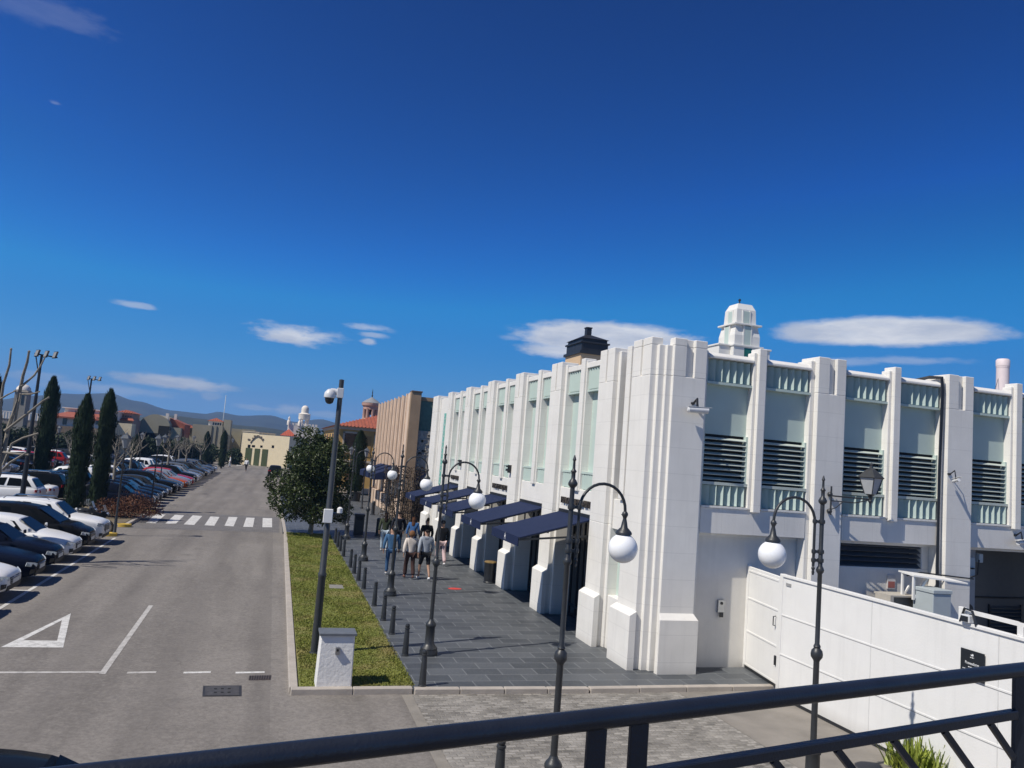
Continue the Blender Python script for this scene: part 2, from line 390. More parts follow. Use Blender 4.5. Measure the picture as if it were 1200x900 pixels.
# slate pavement along the white building, with the cross street notch
pv = M()
pv.prism([(3.02, 14.95), (11.05, 15.0), (11.4, 16.5), (11.4, 17.5), (8.9, 17.5), (8.9, 48), (9.4, 50.6), (8.9, 74), (.85, 74), (.85, 40.35), (3.12, 40.35)], -.3, 0., SLATE)
struct(pv, 'pavement')
lw = M(); lw.prism([(.90, 15.1), (3.02, 15.1), (3.12, 40.35), (1.06, 40.35)], -.3, -.004, SOIL); struct(lw, 'lawn_bed')
kb = M()
def kerb(a, b, wd=.16, top=.012, seg=1.0):
    a = Vector((*a, 0)); b = Vector((*b, 0)); n = max(1, round((b - a).length / seg)); t = (b - a) / n; p = t.normalized().cross(Vector((0, 0, 1))) * wd
    for i in range(n):
        q = a + t * i; r = a + t * (i + 1) - t.normalized() * .012; jz = random.uniform(-.004, .004)
        kb.prism([(q.x, q.y), (r.x, r.y), (r.x + p.x, r.y + p.y), (q.x + p.x, q.y + p.y)], -.35, top + jz, CONC)
kerb((.72, 15.11), (.90, 40.35)); kerb((.88, 40.35), (.70, 74.0))
kerb((3.0, 14.94), (.74, 14.94)); kerb((6.6, 14.82), (3.02, 14.90), top=.005); kerb((11.06, 14.85), (6.62, 14.82), top=.006)
struct(kb, 'kerb', bevel=.012)
cb = M()
cb.add([(2.98, 14.88, ZR + .004), (2.98, -14, ZR + .004), (8.55, -14, ZR + .004), (8.62, 14.88, ZR + .004)], [(0, 1, 2, 3)], COBBLE)
struct(cb, 'cobbled_driveway')
ce = M(); ce.add([(2.78, 14.88, ZR + .008), (2.78, -14, ZR + .008), (2.975, -14, ZR + .008), (2.975, 14.88, ZR + .008)], [(0, 1, 2, 3)], mat('edge_stone', (.24, .22, .19), .8, var=.2, scale=3, bump=.3, world=True)); struct(ce, 'driveway_edge')
ap = M(); ap.add([(8.63, 14.88, ZR + .004), (8.56, -14, ZR + .004), (10.9, -14, ZR + .004), (10.9, 14.88, ZR + .004)], [(0, 1, 2, 3)],
       mat('driveway_concrete', (.23, .21, .185), .85, var=.22, scale=1.6, bump=.3, bscale=40, world=True)); struct(ap, 'gate_driveway')
# markings
def mark(pts, m_, name, dz=.004):
    q = M(); q.add([(p[0], p[1], ZR + dz) for p in pts], [tuple(range(len(pts)))], m_); return struct(q, name)
o3 = [G(1, 758.5), G(74, 759), G(83, 719)]; i3 = [G(27, 750.5), G(67, 751), G(72.5, 727)]
q = M(); q.add([(p.x, p.y, ZR + .004) for p in o3 + i3], [(0, 1, 4, 3), (1, 2, 5, 4), (2, 0, 3, 5)], ROADW); struct(q, 'give_way_marking')
a, b = G(119.5, 790), G(177, 709.5)
mark([(a.x - .055, a.y), (a.x + .055, a.y), (b.x + .055, b.y), (b.x - .055, b.y)], ROADF, 'lane_line')
q = M()
for x0, x1 in ((-60, 118), (149, 183), (215, 247), (276, 310)):
    a, b = G(x0, 788.5), G(x1, 787.8); q.add([(a.x, a.y - .055, ZR + .0045), (b.x, b.y - .055, ZR + .0045), (b.x, b.y + .055, ZR + .0045), (a.x, a.y + .055, ZR + .0045)], [(0, 1, 2, 3)], ROADF if x0 < 200 else ROADW)
struct(q, 'dashed_stop_line')
q = M(); q.add([(-6.7, 39.9, ZR + .004), (.7, 40.8, ZR + .004), (.72, 49.0, ZR + .004), (-6.7, 48.6, ZR + .004)], [(0, 1, 2, 3)], ZEBRAB); struct(q, 'crossing_pavers')
q = M()
for bar in (((945, 198), (1013, 198), (1013, 135), (947, 133)), ((810, 195), (878, 197), (890, 132), (832, 130)), ((678, 188), (742, 192), (770, 127), (708, 125)), ((537, 184), (607, 188), (643, 126), (580, 122)),
            ((392, 178), (465, 182), (522, 119), (455, 114)), ((262, 172), (338, 172), (395, 115), (330, 110)), ((125, 168), (195, 170), (265, 108), (195, 103)), ((-10, 162), (58, 165), (135, 104), (68, 100))):
    pts = [G(150 + x / 6, 585 + y / 6) for x, y in bar]
    q.add([(p.x, p.y, ZR + .008) for p in pts], [(0, 1, 2, 3)], ROADW)
struct(q, 'zebra_crossing')
q = M()
for (x0, x1) in ((277, 284), (287, 293), (296, 302), (306, 312)):
    a, b, c_, d_ = G(x0, 545.6), G(x1, 545.8), G(x1 + .3, 544.6), G(x0 + .3, 544.4); q.add([(p.x, p.y, ZR + .006) for p in (a, b, c_, d_)], [(0, 1, 2, 3)], ROADW)
struct(q, 'far_zebra_crossing')
q = M()      # bay lines of the car park
q.box(-6.03, -5.93, 12.4, 36.2, ZR - .05, ZR + .004, ROADW)
for k in range(11): 
    y = 33.26 - 2.24 * k; q.box(-11.2, -6.032, y - .05, y + .05, ZR - .05, ZR + .0042, ROADW)
for k in range(26):
    y = 48.6 + 2.35 * k; q.box(-11.2, -6.3, y - .05, y + .05, ZR - .05, ZR + .0042, ROADW)
struct(q, 'bay_lines')
q = M(); pts = [G(238, 804), G(283, 803.5), G(283, 816), G(237, 816.5)]
MANH = mat('iron_cover', (.09, .085, .08), .6, .3, var=.3, scale=12, world=True)
q.add([(p.x, p.y, ZR + .006) for p in pts], [(0, 1, 2, 3)], mat('cover_frame', (.035, .034, .034), .6, var=.2))
c0 = sum((p for p in pts), Vector()) / 4
inn = [c0 + (p - c0) * .88 for p in pts]; q.add([(p.x, p.y, ZR + .010) for p in inn], [(0, 1, 2, 3)], MANH)
for fx in (.3, .5, .7):
    a = inn[0].lerp(inn[1], fx); b = inn[3].lerp(inn[2], fx)
    for fy in (.3, .7):
        p = a.lerp(b, fy); q.box(p.x - .025, p.x + .025, p.y - .03, p.y + .03, ZR + .011, ZR + .013, DARKIN)
tag(q.build('manhole_cover'), 'rectangular iron manhole cover set in the asphalt below the dashed line', 'manhole cover')
q = M(); pts = [G(292, 792), G(318, 791.5), G(317, 797), G(291, 797.5)]
q.add([(p.x, p.y, ZR + .006) for p in pts], [(0, 1, 2, 3)], mat('drain_iron', (.07, .055, .05), .7, var=.4, scale=30, world=True))
for k in range(9):
    a = pts[0].lerp(pts[1], .06 + k * .11); b = pts[3].lerp(pts[2], .06 + k * .11); q.bar((a.x, a.y - .03, ZR + .010), (b.x, b.y + .03, ZR + .010), .014, .006, DARKIN)
tag(q.build('drain_grate'), 'small slotted drain grate in the asphalt beside the grass kerb corner', 'drain grate')
q = M(); a = gz(533, 690); q.lathe([(.21, .001), (.21, .008), (.19, .010)], mat('red_sticker', (.62, .05, .04), .5, var=.1), (a.x, a.y, 0), 20, 1.1, .8)
tag(q.build('floor_sticker'), 'red floor sticker on the slate paving ahead of the shops', 'floor sticker')
gp = gz(394, 687.5)
q = M(); q.box(gp.x - .22, gp.x + .22, gp.y - .3, gp.y + .3, -.02, .012, mat('cover_concrete', (.22, .21, .19), .85, var=.15)); tag(q.build('inspection_cover', bevel=.01), 'grey concrete inspection cover lying in the lawn', 'inspection cover')

# ------------------------------------------------------------------ vegetation materials
def leaf_mat(name, c1, c2, rough=.5, scale=1.3, spec=.4):
    mt = bpy.data.materials.new(name); mt.use_nodes = True
    N, L = nt(mt); b = N['Principled BSDF']; b.inputs['Roughness'].default_value = rough; b.inputs['Specular IOR Level'].default_value = spec
    P = N.new('ShaderNodeTexCoord').outputs['Object']
    oi = N.new('ShaderNodeNewGeometry')
    f = noise(N, L, P, scale, 3); r = oi.outputs['Random Per Island']
    f2 = mathn(N, L, 'ADD', mathn(N, L, 'MULTIPLY', ramp(N, L, f, .35, .65), .45), mathn(N, L, 'MULTIPLY', r, .55))
    L.new(mixc(N, L, f2, c1, c2), b.inputs['Base Color'])
    tr = N.new('ShaderNodeBsdfTranslucent'); L.new(mixc(N, L, f2, c1, c2), tr.inputs[0])
    ms = N.new('ShaderNodeMixShader'); ms.inputs[0].default_value = .18
    L.new(b.outputs[0], ms.inputs[1]); L.new(tr.outputs[0], ms.inputs[2]); L.new(ms.outputs[0], N['Material Output'].inputs[0])
    return mt
MAGL = leaf_mat('magnolia_leaf', (.020, .034, .010), (.075, .098, .030), .42, 1.2, .35)
CYPL = leaf_mat('cypress_leaf', (.008, .020, .008), (.026, .050, .018), .7, 1.5)
HEDL = leaf_mat('hedge_leaf', (.016, .030, .012), (.05, .075, .03), .6, .8)
DRYL = leaf_mat('dry_shrub', (.11, .045, .024), (.27, .13, .075), .8, 2.)
DARKL = leaf_mat('dark_climber', (.02, .016, .012), (.07, .05, .035), .7, 1.5)
AGAL = leaf_mat('strap_leaf', (.10, .16, .02), (.42, .46, .08), .5, 2.)
GRASL = leaf_mat('grass_blade', (.115, .155, .018), (.27, .27, .06), .7, .9)
BARK = mat('plane_bark', (.23, .205, .165), .85, var=.35, scale=7, bump=.4, bscale=18)
BARKD = mat('dark_bark', (.07, .055, .04), .9, var=.3, scale=8, bump=.5, bscale=20)
def leaves(mb, pts, size, m_, asp=.45, up=None, jit=.4):
    vs = []; fs = []
    for p in pts:
        s = size * random.uniform(1 - jit, 1 + jit)
        d = Vector((random.gauss(0, 1), random.gauss(0, 1), random.gauss(0, 1)))
        if up is not None: d = d.normalized() * .55 + Vector(up)
        d.normalize()
        q = d.cross(Vector((random.gauss(0, 1), random.gauss(0, 1), random.gauss(0, 1)))).normalized()
        P = Vector(p); o = len(vs); n = d.cross(q) * s * .12
        vs += [P - d * s * .5, P + q * s * asp * .5 + n, P + d * s * .5, P - q * s * asp * .5 + n]
        fs.append((o, o + 1, o + 2, o + 3))
    mb.add(vs, fs, m_)
# lawn grass
gr = M(); vs = []; fs = []
for i in range(60000):
    t = random.random(); y = 15.13 + t * t * .55 * 25.2 + t * .45 * 25.2; x = random.uniform(.93, 3.06) + (y - 15) * .003
    if abs(x - gp.x) < .24 and abs(y - gp.y) < .32: continue
    h = random.uniform(.012, .034) * (1.15 if math.sin(x * 3.1 + y * 1.7) + math.sin(y * .9 - x * 2.) > -.2 else .6); a = random.uniform(0, 2 * PI); wd = random.uniform(.008, .016) * (1 + y / 30)
    dx, dy = math.cos(a) * wd, math.sin(a) * wd; lx, ly = random.gauss(0, .02), random.gauss(0, .02); o = len(vs)
    vs += [(x - dx, y - dy, -.006), (x + dx, y + dy, -.006), (x + lx, y + ly, h)]; fs.append((o, o + 1, o + 2))
gr.add(vs, fs, GRASL); tag(gr.build('grass'), kind='stuff')
def lawn_patches(mt):
    N, L = nt(mt); b = N['Principled BSDF']; P = N.new('ShaderNodeNewGeometry').outputs['Position']
    src = b.inputs['Base Color'].links[0].from_socket
    f = ramp(N, L, noise(N, L, P, .8, 4, .6), .50, .68)
    c = mixc(N, L, mathn(N, L, 'MULTIPLY', f, .8), src, (.30, .24, .10)); L.new(c, b.inputs['Base Color'])
lawn_patches(GRASL); lawn_patches(SOIL)

# ------------------------------------------------------------------ the white building
wb = thing('white_building', 'white art deco shop building with pale green panels and navy awnings', 'building', (8.2, 15.9, 0))
FAR = 42.2
def piece(name, mb, bevel=.012): return mb.build(name, wb, bevel=bevel, w=True)
core = M()
core.box(8.62, 40, 16.30, FAR, 3.05, 7.22, WHITE)
core.box(9.35, 11.4, 18.2, FAR - .01, 0, 3.05, CREAMW)
core.box(11.4, 13.6, 18.2, FAR - .01, 0, 3.05, CREAMW)
core.box(13.6, 40, 20.5, FAR - .01, 0, 3.05, CREAMW)
piece('wall', core, 0)
rf = M(); rf.box(8.9, 39.9, 16.6, FAR - .2, 7.225, 7.26, mat('roof_felt', (.28, .28, .27), .9, var=.15)); piece('roof', rf, 0)
# corner block and stepped corner
def corner(z0, z1, notch=False):
    p = [(8.2, 17.12)]
    if notch: p += [(8.2, 16.70), (8.27, 16.70), (8.27, 16.58), (8.2, 16.58)]
    p += [(8.2, 16.16), (8.36, 16.16), (8.36, 16.06), (8.52, 16.06), (8.52, 15.98), (8.67, 15.98), (8.67, 15.9)]
    if notch: p += [(9.0, 15.9), (9.0, 16.0), (9.22, 16.0), (9.22, 15.9)]
    p += [(9.54, 15.9), (9.54, 16.06), (9.67, 16.06), (9.67, 17.12)]
    q = M(); q.prism(p, z0, z1, WHITE); return q
c = corner(0, 6.72)
k = corner(6.72, 7.44, True); c.add(k.v, k.f, WHITE)
c.prism([(8.2, 16.16), (8.2, 16.58), (8.27, 16.58), (8.27, 16.70), (8.2, 16.70), (8.2, 17.12), (8.5, 17.12), (8.5, 16.16)], 7.44, 7.62, WHITE)
c.prism([(8.67, 15.9), (9.0, 15.9), (9.0, 16.0), (9.22, 16.0), (9.22, 15.9), (9.54, 15.9), (9.54, 16.15), (8.67, 16.15)], 7.44, 7.62, WHITE)
piece('corner_pier', c)
def base(x0, x1, y0, y1, zt=1.2, ch=.10, left=True, name='pier_base'):
    q = M(); e = .13
    if left:      # juts toward the street (-x)
        q.add([(x0, y0, 0), (x0, y1, 0), (x0, y1, zt), (x0, y0, zt), (x1, y0, 0), (x1, y1, 0), (x1, y1, zt + ch), (x1, y0, zt + ch), (x1 - .001, y0 + .06, zt + ch), (x1 - .001, y1 - .06, zt + ch)],
              [(0, 3, 2, 1), (3, 7, 6, 2), (0, 4, 7, 3), (1, 2, 6, 5)], WHITE)
    else:
        q.add([(x0, y0, 0), (x1, y0, 0), (x1, y0, zt), (x0, y0, zt), (x0, y1, 0), (x1, y1, 0), (x1, y1, zt + ch), (x0, y1, zt + ch)],
              [(0, 1, 2, 3), (3, 2, 6, 7), (0, 3, 7, 4), (1, 5, 6, 2)], WHITE)
    return piece(name, q, .01)
base(8.03, 8.2, 16.10, 17.18); 
q = M(); q.add([(8.61, 15.76, 0), (9.60, 15.76, 0), (9.60, 15.76, 1.18), (8.61, 15.76, 1.18), (8.61, 15.9, 0), (9.60, 15.9, 0), (9.54, 15.9, 1.31), (8.67, 15.9, 1.31)],
               [(0, 1, 2, 3), (3, 2, 6, 7), (0, 3, 7, 4), (1, 5, 6, 2)], WHITE); piece('pier_base', q, .01)
# ---- street front
PIT = 3.845
def wide_pier(f, n, lower=True):
    q = M()
    q.box(8.2, 9.3, n, f, 0, 3.05, WHITE); q.box(8.2, 8.75, n, f, 3.05, 6.72, WHITE)
    mid = (n + f) / 2
    q.box(8.2, 8.75, n, mid - .05, 6.72, 7.6, WHITE); q.box(8.2, 8.75, mid + .05, f, 6.72, 7.6, WHITE); q.box(8.27, 8.75, mid - .05, mid + .05, 6.72, 7.6, WHITE)
    for a, b in ((n - .14, n), (f, f + .14)):
        q.box(8.33, 9.3, a, b, 0, 3.05, WHITE); q.box(8.33, 8.7, a, b, 3.05, 7.5, WHITE)
    piece('pier', q); base(8.05, 8.2, n - .05, f + .05)
def fins_y(y0, y1, z0, z1, name='fin_band'):
    q = M(); q.box(8.47, 8.63, y0, y1, z0, z1, PGREEN)
    n = 6; d = (y1 - y0 - .06) / n
    for i in range(n):
        a = y0 + .03 + i * d
        q.prism([(8.468, a + d * .06), (8.385, a + d * .5), (8.468, a + d * .94)], z0 + .02, z1 - .02, PGREEN)
    piece(name, q, 0)
for k in range(7):
    f = 19.14 + PIT * k; n = f - .92
    if k == 6: f, n = 42.2, 40.85
    wide_pier(f, n)
    if k >= 6: break
    b0 = f + .14; b1 = 19.14 + PIT * (k + 1) - .92 - .14
    if k == 5:
        q = M(); q.box(8.38, 8.62, b0, 40.71, 3.05, 7.42, WHITE); q.box(8.38, 9.3, b0, 39.25, 0, 3.05, WHITE); q.box(8.38, 9.3, 39.65, 40.71, 0, 3.05, WHITE)
        piece('end_wall', q)
        q = M(); q.box(8.352, 8.378, 39.25, 39.65, 2.9, 6.6, TEAL)
        for z in range(24): q.box(8.34, 8.351, 39.26 + (z % 2) * .19, 39.45 + (z % 2) * .19, 2.95 + z * .15, 3.05 + z * .15, PGREEN)
        piece('mosaic_strip', q, 0); continue
    mid = (b0 + b1) / 2
    q = M(); q.box(8.30, 8.66, mid - .14, mid + .14, 3.74, 7.56, WHITE); q.box(8.36, 8.66, mid - .19, mid - .14, 3.74, 7.5, WHITE); q.box(8.36, 8.66, mid + .14, mid + .19, 3.74, 7.5, WHITE); piece('mullion', q)
    for y0, y1 in ((b0, mid - .19), (mid + .19, b1)):
        q = M(); q.box(8.36, 8.75, y0, y1, 7.26, 7.42, WHITE); piece('coping', q)
        fins_y(y0, y1, 6.64, 7.26)
        q = M(); q.box(8.42, 8.63, y0, y1, 6.585, 6.64, PGREEN); q.box(8.6, 8.63, y0, y1, 4.3, 6.585, PGREEN); piece('wall_panel', q, 0)
        q = M(); q.box(8.40, 8.63, y0, y1, 4.24, 4.3, PGREEN); piece('sill', q, 0)
        fins_y(y0, y1, 3.79, 4.24)
    q = M(); q.box(8.38, 8.66, b0, b1, 3.05, 3.79, WHITE); piece('lintel', q)
    # shop front
    q = M()
    for y in (b0 + .02, b0 + .55, mid - .4, mid + .4, b1 - .55, b1 - .06): q.box(8.88, 8.96, y, y + .06, 0.02, 3.0, BLACKM)
    for z in (.02, .30, 2.35, 2.97): q.box(8.885, 8.955, b0, b1, z, z + .06, BLACKM)
    fr = piece('shop_front', q, 0)
    q = M(); q.box(8.91, 8.925, b0, b1, 0.03, 3.03, GLASS); q.build('glazing', fr, w=False).location = -Vector(wb.location)
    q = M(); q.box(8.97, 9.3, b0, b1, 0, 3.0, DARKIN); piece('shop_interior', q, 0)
    for j in range(3):
        yy = b0 + .5 + j * .75; q = M(); cc = random.choice([(.3, .26, .2), (.12, .05, .04), (.08, .12, .2), (.4, .4, .38)])
    # awning
    fx = 6.3; y0, y1 = 19.2 + PIT * k, 21.72 + PIT * k; t = .03
    q = M()
    q.extr([(8.34, y0, 3.08), (fx, y0, 2.50), (fx, y0, 2.47), (8.34, y0, 3.05)], (0, y1 - y0, 0), NAVY)
    aw = piece('awning', q, 0)
    q = M(); q.box(fx - .035, fx - .012, y0, y1, 2.27, 2.51, NAVY)
    vl = q.build('valance', aw, w=False); vl.location = -Vector(wb.location)
    q = M(); q.bar((fx - .006, y0, 2.475), (fx - .006, y1, 2.475), .03, .05, mat('awning_rail', (.10, .10, .105), .4, .6)); 
    for yy in (y0 + .03, y1 - .03):
        q.bar((8.32, yy, 2.62), (fx, yy, 2.44), .03, .05, BLACKM); q.bar((8.34, yy, 3.03), (fx, yy, 2.455), .02, .03, BLACKM)
        q.bar((7.7, yy, 2.57), (7.7, yy, 2.87), .04, .04, BLACKM); q.bar((8.05, yy, 2.6), (8.05, yy, 2.97), .04, .04, BLACKM)
    for s_ in range(2): q.bar((8.0 - s_ * .9, y0 + .03, 2.90 - s_ * .25), (8.0 - s_ * .9, y1 - .03, 2.90 - s_ * .25), .025, .025, BLACKM)
    q.build('awning_frame', aw, w=False).location = -Vector(wb.location)
    q = M(); q.box(8.30, 8.36, y0 - .02, y1 + .02, 3.055, 3.16, BLACKM); q.build('awning_cassette', aw, w=False).location = -Vector(wb.location)
    # small white emblem on the valance
    q = M(); ym = (y0 + y1) / 2 - .1; WH = mat('emblem_white', (.75, .75, .75), .6, var=0)
    def em(pts): q.extr([(fx - .039, ym - a, 2.39 + b) for a, b in pts], (.003, 0, 0), WH)
    em([(-.06, -.01), (.03, -.02), (.05, .03), (.075, .045), (.06, .06), (.02, .03), (-.05, .03)]); em([(-.05, -.01), (-.035, -.01), (-.05, -.075), (-.065, -.075)]); em([(.02, -.015), (.035, -.015), (.05, -.075), (.035, -.075)])
    em([(-.02, .03), (.005, .03), (.0, .085), (-.025, .08)]); em([(.0, .06), (.01, .07), (.055, .115), (.048, .12)])
    q.build('emblem', vl).location = (0, 0, 0)
LET = mat('sign_bronze', (.055, .045, .038), .5, .3, var=.1)
for k, tx, wd in ((0, 'POLO RALPH LAUREN', 2.5), (2, 'HACKETT LONDON', 2.35), (4, 'RALPH LAUREN', 1.9)):
    text_mesh(tx, 'shop_sign', wb, LET, (8.345, 20.45 + PIT * k, 3.42), (0, -1, 0), (0, 0, 1), wd, .19, .02, .012)
# narrow slot between corner and first pier
q = M(); q.box(8.62, 8.64, 17.12, 18.08, 3.7, 7.3, WHITE); q.box(8.30, 8.62, 17.42, 17.68, 3.72, 7.56, WHITE); q.box(8.38, 8.62, 17.36, 17.42, 3.72, 7.48, WHITE); q.box(8.38, 8.62, 17.68, 17.74, 3.72, 7.48, WHITE)
piece('slot_wall', q); q = M(); q.box(8.38, 8.64, 17.12, 18.08, 2.95, 3.7, WHITE); piece('slot_lintel', q); q = M(); q.box(8.38, 8.66, 17.12, 18.08, 0, 1.3, WHITE); piece('slot_base', q); q = M(); q.box(8.56, 8.66, 17.12, 18.08, 7.3, 7.42, WHITE); piece('coping', q)
q = M(); q.box(8.6, 8.66, 17.12, 18.08, 1.3, 2.95, PGREEN); piece('wall_panel', q, 0)
q = M(); q.box(8.66, 9.35, 17.0, 18.3, 0, 3.05, CREAMW); piece('slot_backing', q, 0)
for kk in (0, 1):
    y = 27.2 + PIT * kk * 2 - .7
    q = M(); q.box(8.08, 8.2, y, y + .1, 4.0, 4.28, BLACKM); q.box(8.02, 8.085, y - .03, y + .13, 4.06, 4.14, BLACKM); q.box(8.02, 8.085, y - .03, y + .13, 4.2, 4.26, BLACKM); piece('spotlight', q, 0)
# ---- side front (faces the ramp)
def fins_x(x0, x1, z0, z1):
    q = M(); q.box(x0, x1, 16.20, 16.33, z0, z1, PGREEN); n = 6; d = (x1 - x0 - .1) / n
    for i in range(n):
        a = x0 + .09 + i * d
        q.prism([(a + d * .08, 16.198), (a + d * .62, 16.06), (a + d * .95, 16.198)], z0 + .015, z1 - .015, PGREEN)
    piece('fin_band', q, 0)
def side_panel(x0, x1):
    q = M(); q.extr([(x0, 16.0, 7.27), (x0, 16.0, 7.33), (x0, 16.12, 7.42), (x0, 16.5, 7.42), (x0, 16.5, 7.27)], (x1 - x0, 0, 0), WHITE); piece('coping', q)
    fins_x(x0, x1, 6.72, 7.27)
    q = M(); q.box(x0, x1, 16.05, 16.33, 6.66, 6.72, PGREEN); q.box(x0, x1, 16.225, 16.33, 5.47, 6.66, PGREEN); piece('wall_panel', q, 0)
    q = M(); q.box(x0, x1, 16.262, 16.30, 4.34, 5.47, DARKIN); q.box(x0, x0 + .05, 16.12, 16.26, 4.34, 5.47, PGREEN); q.box(x1 - .05, x1, 16.12, 16.26, 4.34, 5.47, PGREEN)
    for i in range(9):
        z = 4.40 + i * .119
        q.extr([(x0 + .05, 16.11, z), (x0 + .05, 16.22, z + .050), (x0 + .05, 16.225, z + .038), (x0 + .05, 16.115, z - .014)], (x1 - x0 - .1, 0, 0), GLOUV)
    piece('louvre', q, 0)
    q = M(); q.box(x0, x1, 16.06, 16.33, 4.27, 4.34, GLOUV); piece('sill', q, 0)
    fins_x(x0, x1, 3.78, 4.27)
    q = M(); q.box(x0, x1, 16.02, 16.33, 3.735, 3.78, WHITE); piece('ledge', q, 0)
def side_wide(x0, x1):
    q = M(); q.box(x0, x1, 15.92, 16.6, 0, 6.72, WHITE); a = x0 + .34; b = x0 + .55
    q.box(x0, a, 15.92, 16.6, 6.72, 7.63, WHITE); q.box(b, x1, 15.92, 16.6, 6.72, 7.63, WHITE); q.box(a, b, 16.02, 16.6, 6.72, 7.63, WHITE)
    q.box(x0 - .12, x0, 16.06, 16.6, 0, 7.53, WHITE); q.box(x1, x1 + .13, 16.06, 16.6, 0, 7.53, WHITE); piece('pier', q)
def side_mull(xm):
    q = M(); q.box(xm - .105, xm + .105, 15.92, 16.3, 3.68, 7.63, WHITE); q.box(xm - .19, xm - .105, 16.02, 16.3, 3.74, 7.53, WHITE); q.box(xm + .105, xm + .19, 16.02, 16.3, 3.74, 7.53, WHITE); piece('mullion', q)
PW = [(12.7, 13.53), (16.8, 17.64), (20.9, 21.74), (25.0, 25.84), (29.1, 29.94)]
xs = 9.67
for (a, b) in PW:
    e = a - .12; xm = (xs + e) / 2 - .03
    side_panel(xs, xm - .19); side_panel(xm + .19, e); side_mull(xm); side_wide(a, b)
    q = M(); q.box(xs, e, 16.05, 16.6, 3.13, 3.735, WHITEB); piece('band', q)
    xs = b + .13
# ground floor behind the gate
q = M(); q.box(9.67, 12.58, 16.33, 18.2, -.1, 3.13, CREAMW); q.box(13.66, 16.68, 16.33, 17.2, -.1, 2.48, CREAMW); q.box(16.45, 16.68, 16.33, 17.2, 2.48, 3.13, CREAMW); piece('ground_floor_wall', q)
q = M(); q.box(13.66, 16.45, 16.75, 16.8, 2.48, 3.13, DARKIN)
for i in range(5):
    z = 2.50 + i * .125; q.extr([(13.66, 16.36, z), (13.66, 16.5, z + .09), (13.66, 16.515, z + .08), (13.66, 16.375, z - .012)], (2.79, 0, 0), mat('steel_louvre', (.13, .145, .17), .45, .5))
piece('louvre', q, 0)
q = M(); q.box(17.77, 30, 17.55, 17.7, 1.62, 3.13, GREYD); q.box(17.77, 30, 17.53, 17.7, -.1, 1.60, GREYD); q.box(17.77, 30, 17.5, 17.53, 1.585, 1.625, BLACKM)
dr = piece('service_door', q)
q = M(); q.box(20.1, 20.13, 17.48, 17.529, .1, 1.42, BLACKM); q.box(21.3, 21.33, 17.48, 17.529, .1, 1.42, BLACKM)
for i in range(13): q.extr([(20.13, 17.44, .12 + i * .1), (20.13, 17.528, .18 + i * .1), (20.13, 17.528, .165 + i * .1), (20.13, 17.445, .105 + i * .1)], (1.17, 0, 0), GREYD)
q.build('vent', dr).location = -Vector(wb.location)
q = M(); q.box(19.03, 19.3, 17.5, 17.528, 1.12, 1.38, mat('notice_black', (.02, .02, .02), .5)); q.extr([(19.08, 17.496, 1.15), (19.25, 17.496, 1.15), (19.165, 17.496, 1.32)], (0, .004, 0), mat('notice_grey', (.5, .5, .5), .5)); q.box(19.02, 19.32, 17.5, 17.528, .9, 1.08, MATS['notice_grey'])
q.build('warning_notice', dr).location = -Vector(wb.location)
q = M(); q.box(17.77, 18.35, 16.4, 17.5, -.1, 3.13, mat('door_jamb', (.33, .33, .33), .7)); piece('door_jamb', q)
q = M(); q.lathe([(.17, -.03), (.17, .03)], BLACKM, (0, 0, 0), 20); o = piece('round_vent', q, 0)
o.rotation_euler = (R(90), 0, 0); o.location = Vector((18.06, 16.36, 1.45)) - Vector(wb.location)
for v in o.data.vertices: v.co += Vector(wb.location)
q = M(); q.box(17.95, 18.2, 16.28, 16.4, 2.35, 2.85, GREYC); q.lathe([(.07, 0), (.07, .03)], BLACKM, (18.07, 16.26, 2.55), 14); q.box(18.36, 18.5, 16.3, 16.5, 2.72, 2.95, GREYC); piece('junction_box', q)
# parapet at the back of the roofs
# ---- things on the building
def camera_bullet(p, label, d=(1, 0, -.15), sc_=1.):
    t = thing('security_camera', label, 'camera', p)
    q = M(); q.lathe([(.05, 0), (.055, .04), (.02, .05)], BLACKM, (0, -.0, 0), 12); q.tube([(0, 0, .0), (.02, -.16, .12), (.0, -.2, 0), (.02, -.2, -.1)], .022 * sc_, BLACKM, 8); q.build('bracket', t)
    q = M(); D_ = Vector(d).normalized(); c0 = Vector((.02, -.2, -.14)); q.tube([c0 - D_ * .2 * sc_, c0 - D_ * .18 * sc_, c0 + D_ * .16 * sc_, c0 + D_ * .2 * sc_], [.03 * sc_, .055 * sc_, .06 * sc_, .062 * sc_], mat('camera_white', (.62, .63, .64), .35), 12); q.build('housing', t)
    q = M(); q.extr([tuple(c0 - D_ * .2 * sc_ + Vector((0, -.065, .062))), tuple(c0 - D_ * .2 * sc_ + Vector((0, .065, .062))), tuple(c0 + D_ * .26 * sc_ + Vector((0, .065, .062))), tuple(c0 + D_ * .26 * sc_ + Vector((0, -.065, .062)))], (0, 0, .01), MATS['camera_white']); q.build('sunshield', t)
    return t
camera_bullet((9.22, 15.9, 6.1), 'bullet security camera on the tall white corner pier above the gate', (1, -.1, .02), 1.25)
camera_bullet((17.2, 15.92, 5.5) if False else (16.86, 15.92, 4.98), 'small grey camera fixed halfway up the pier beside black cables', (-.3, -1, .2), .7)
camera_bullet((19.3, 16.05, 3.5), 'white bullet camera at the far right over the dark service door', (-1, -.2, -.1), 1.)
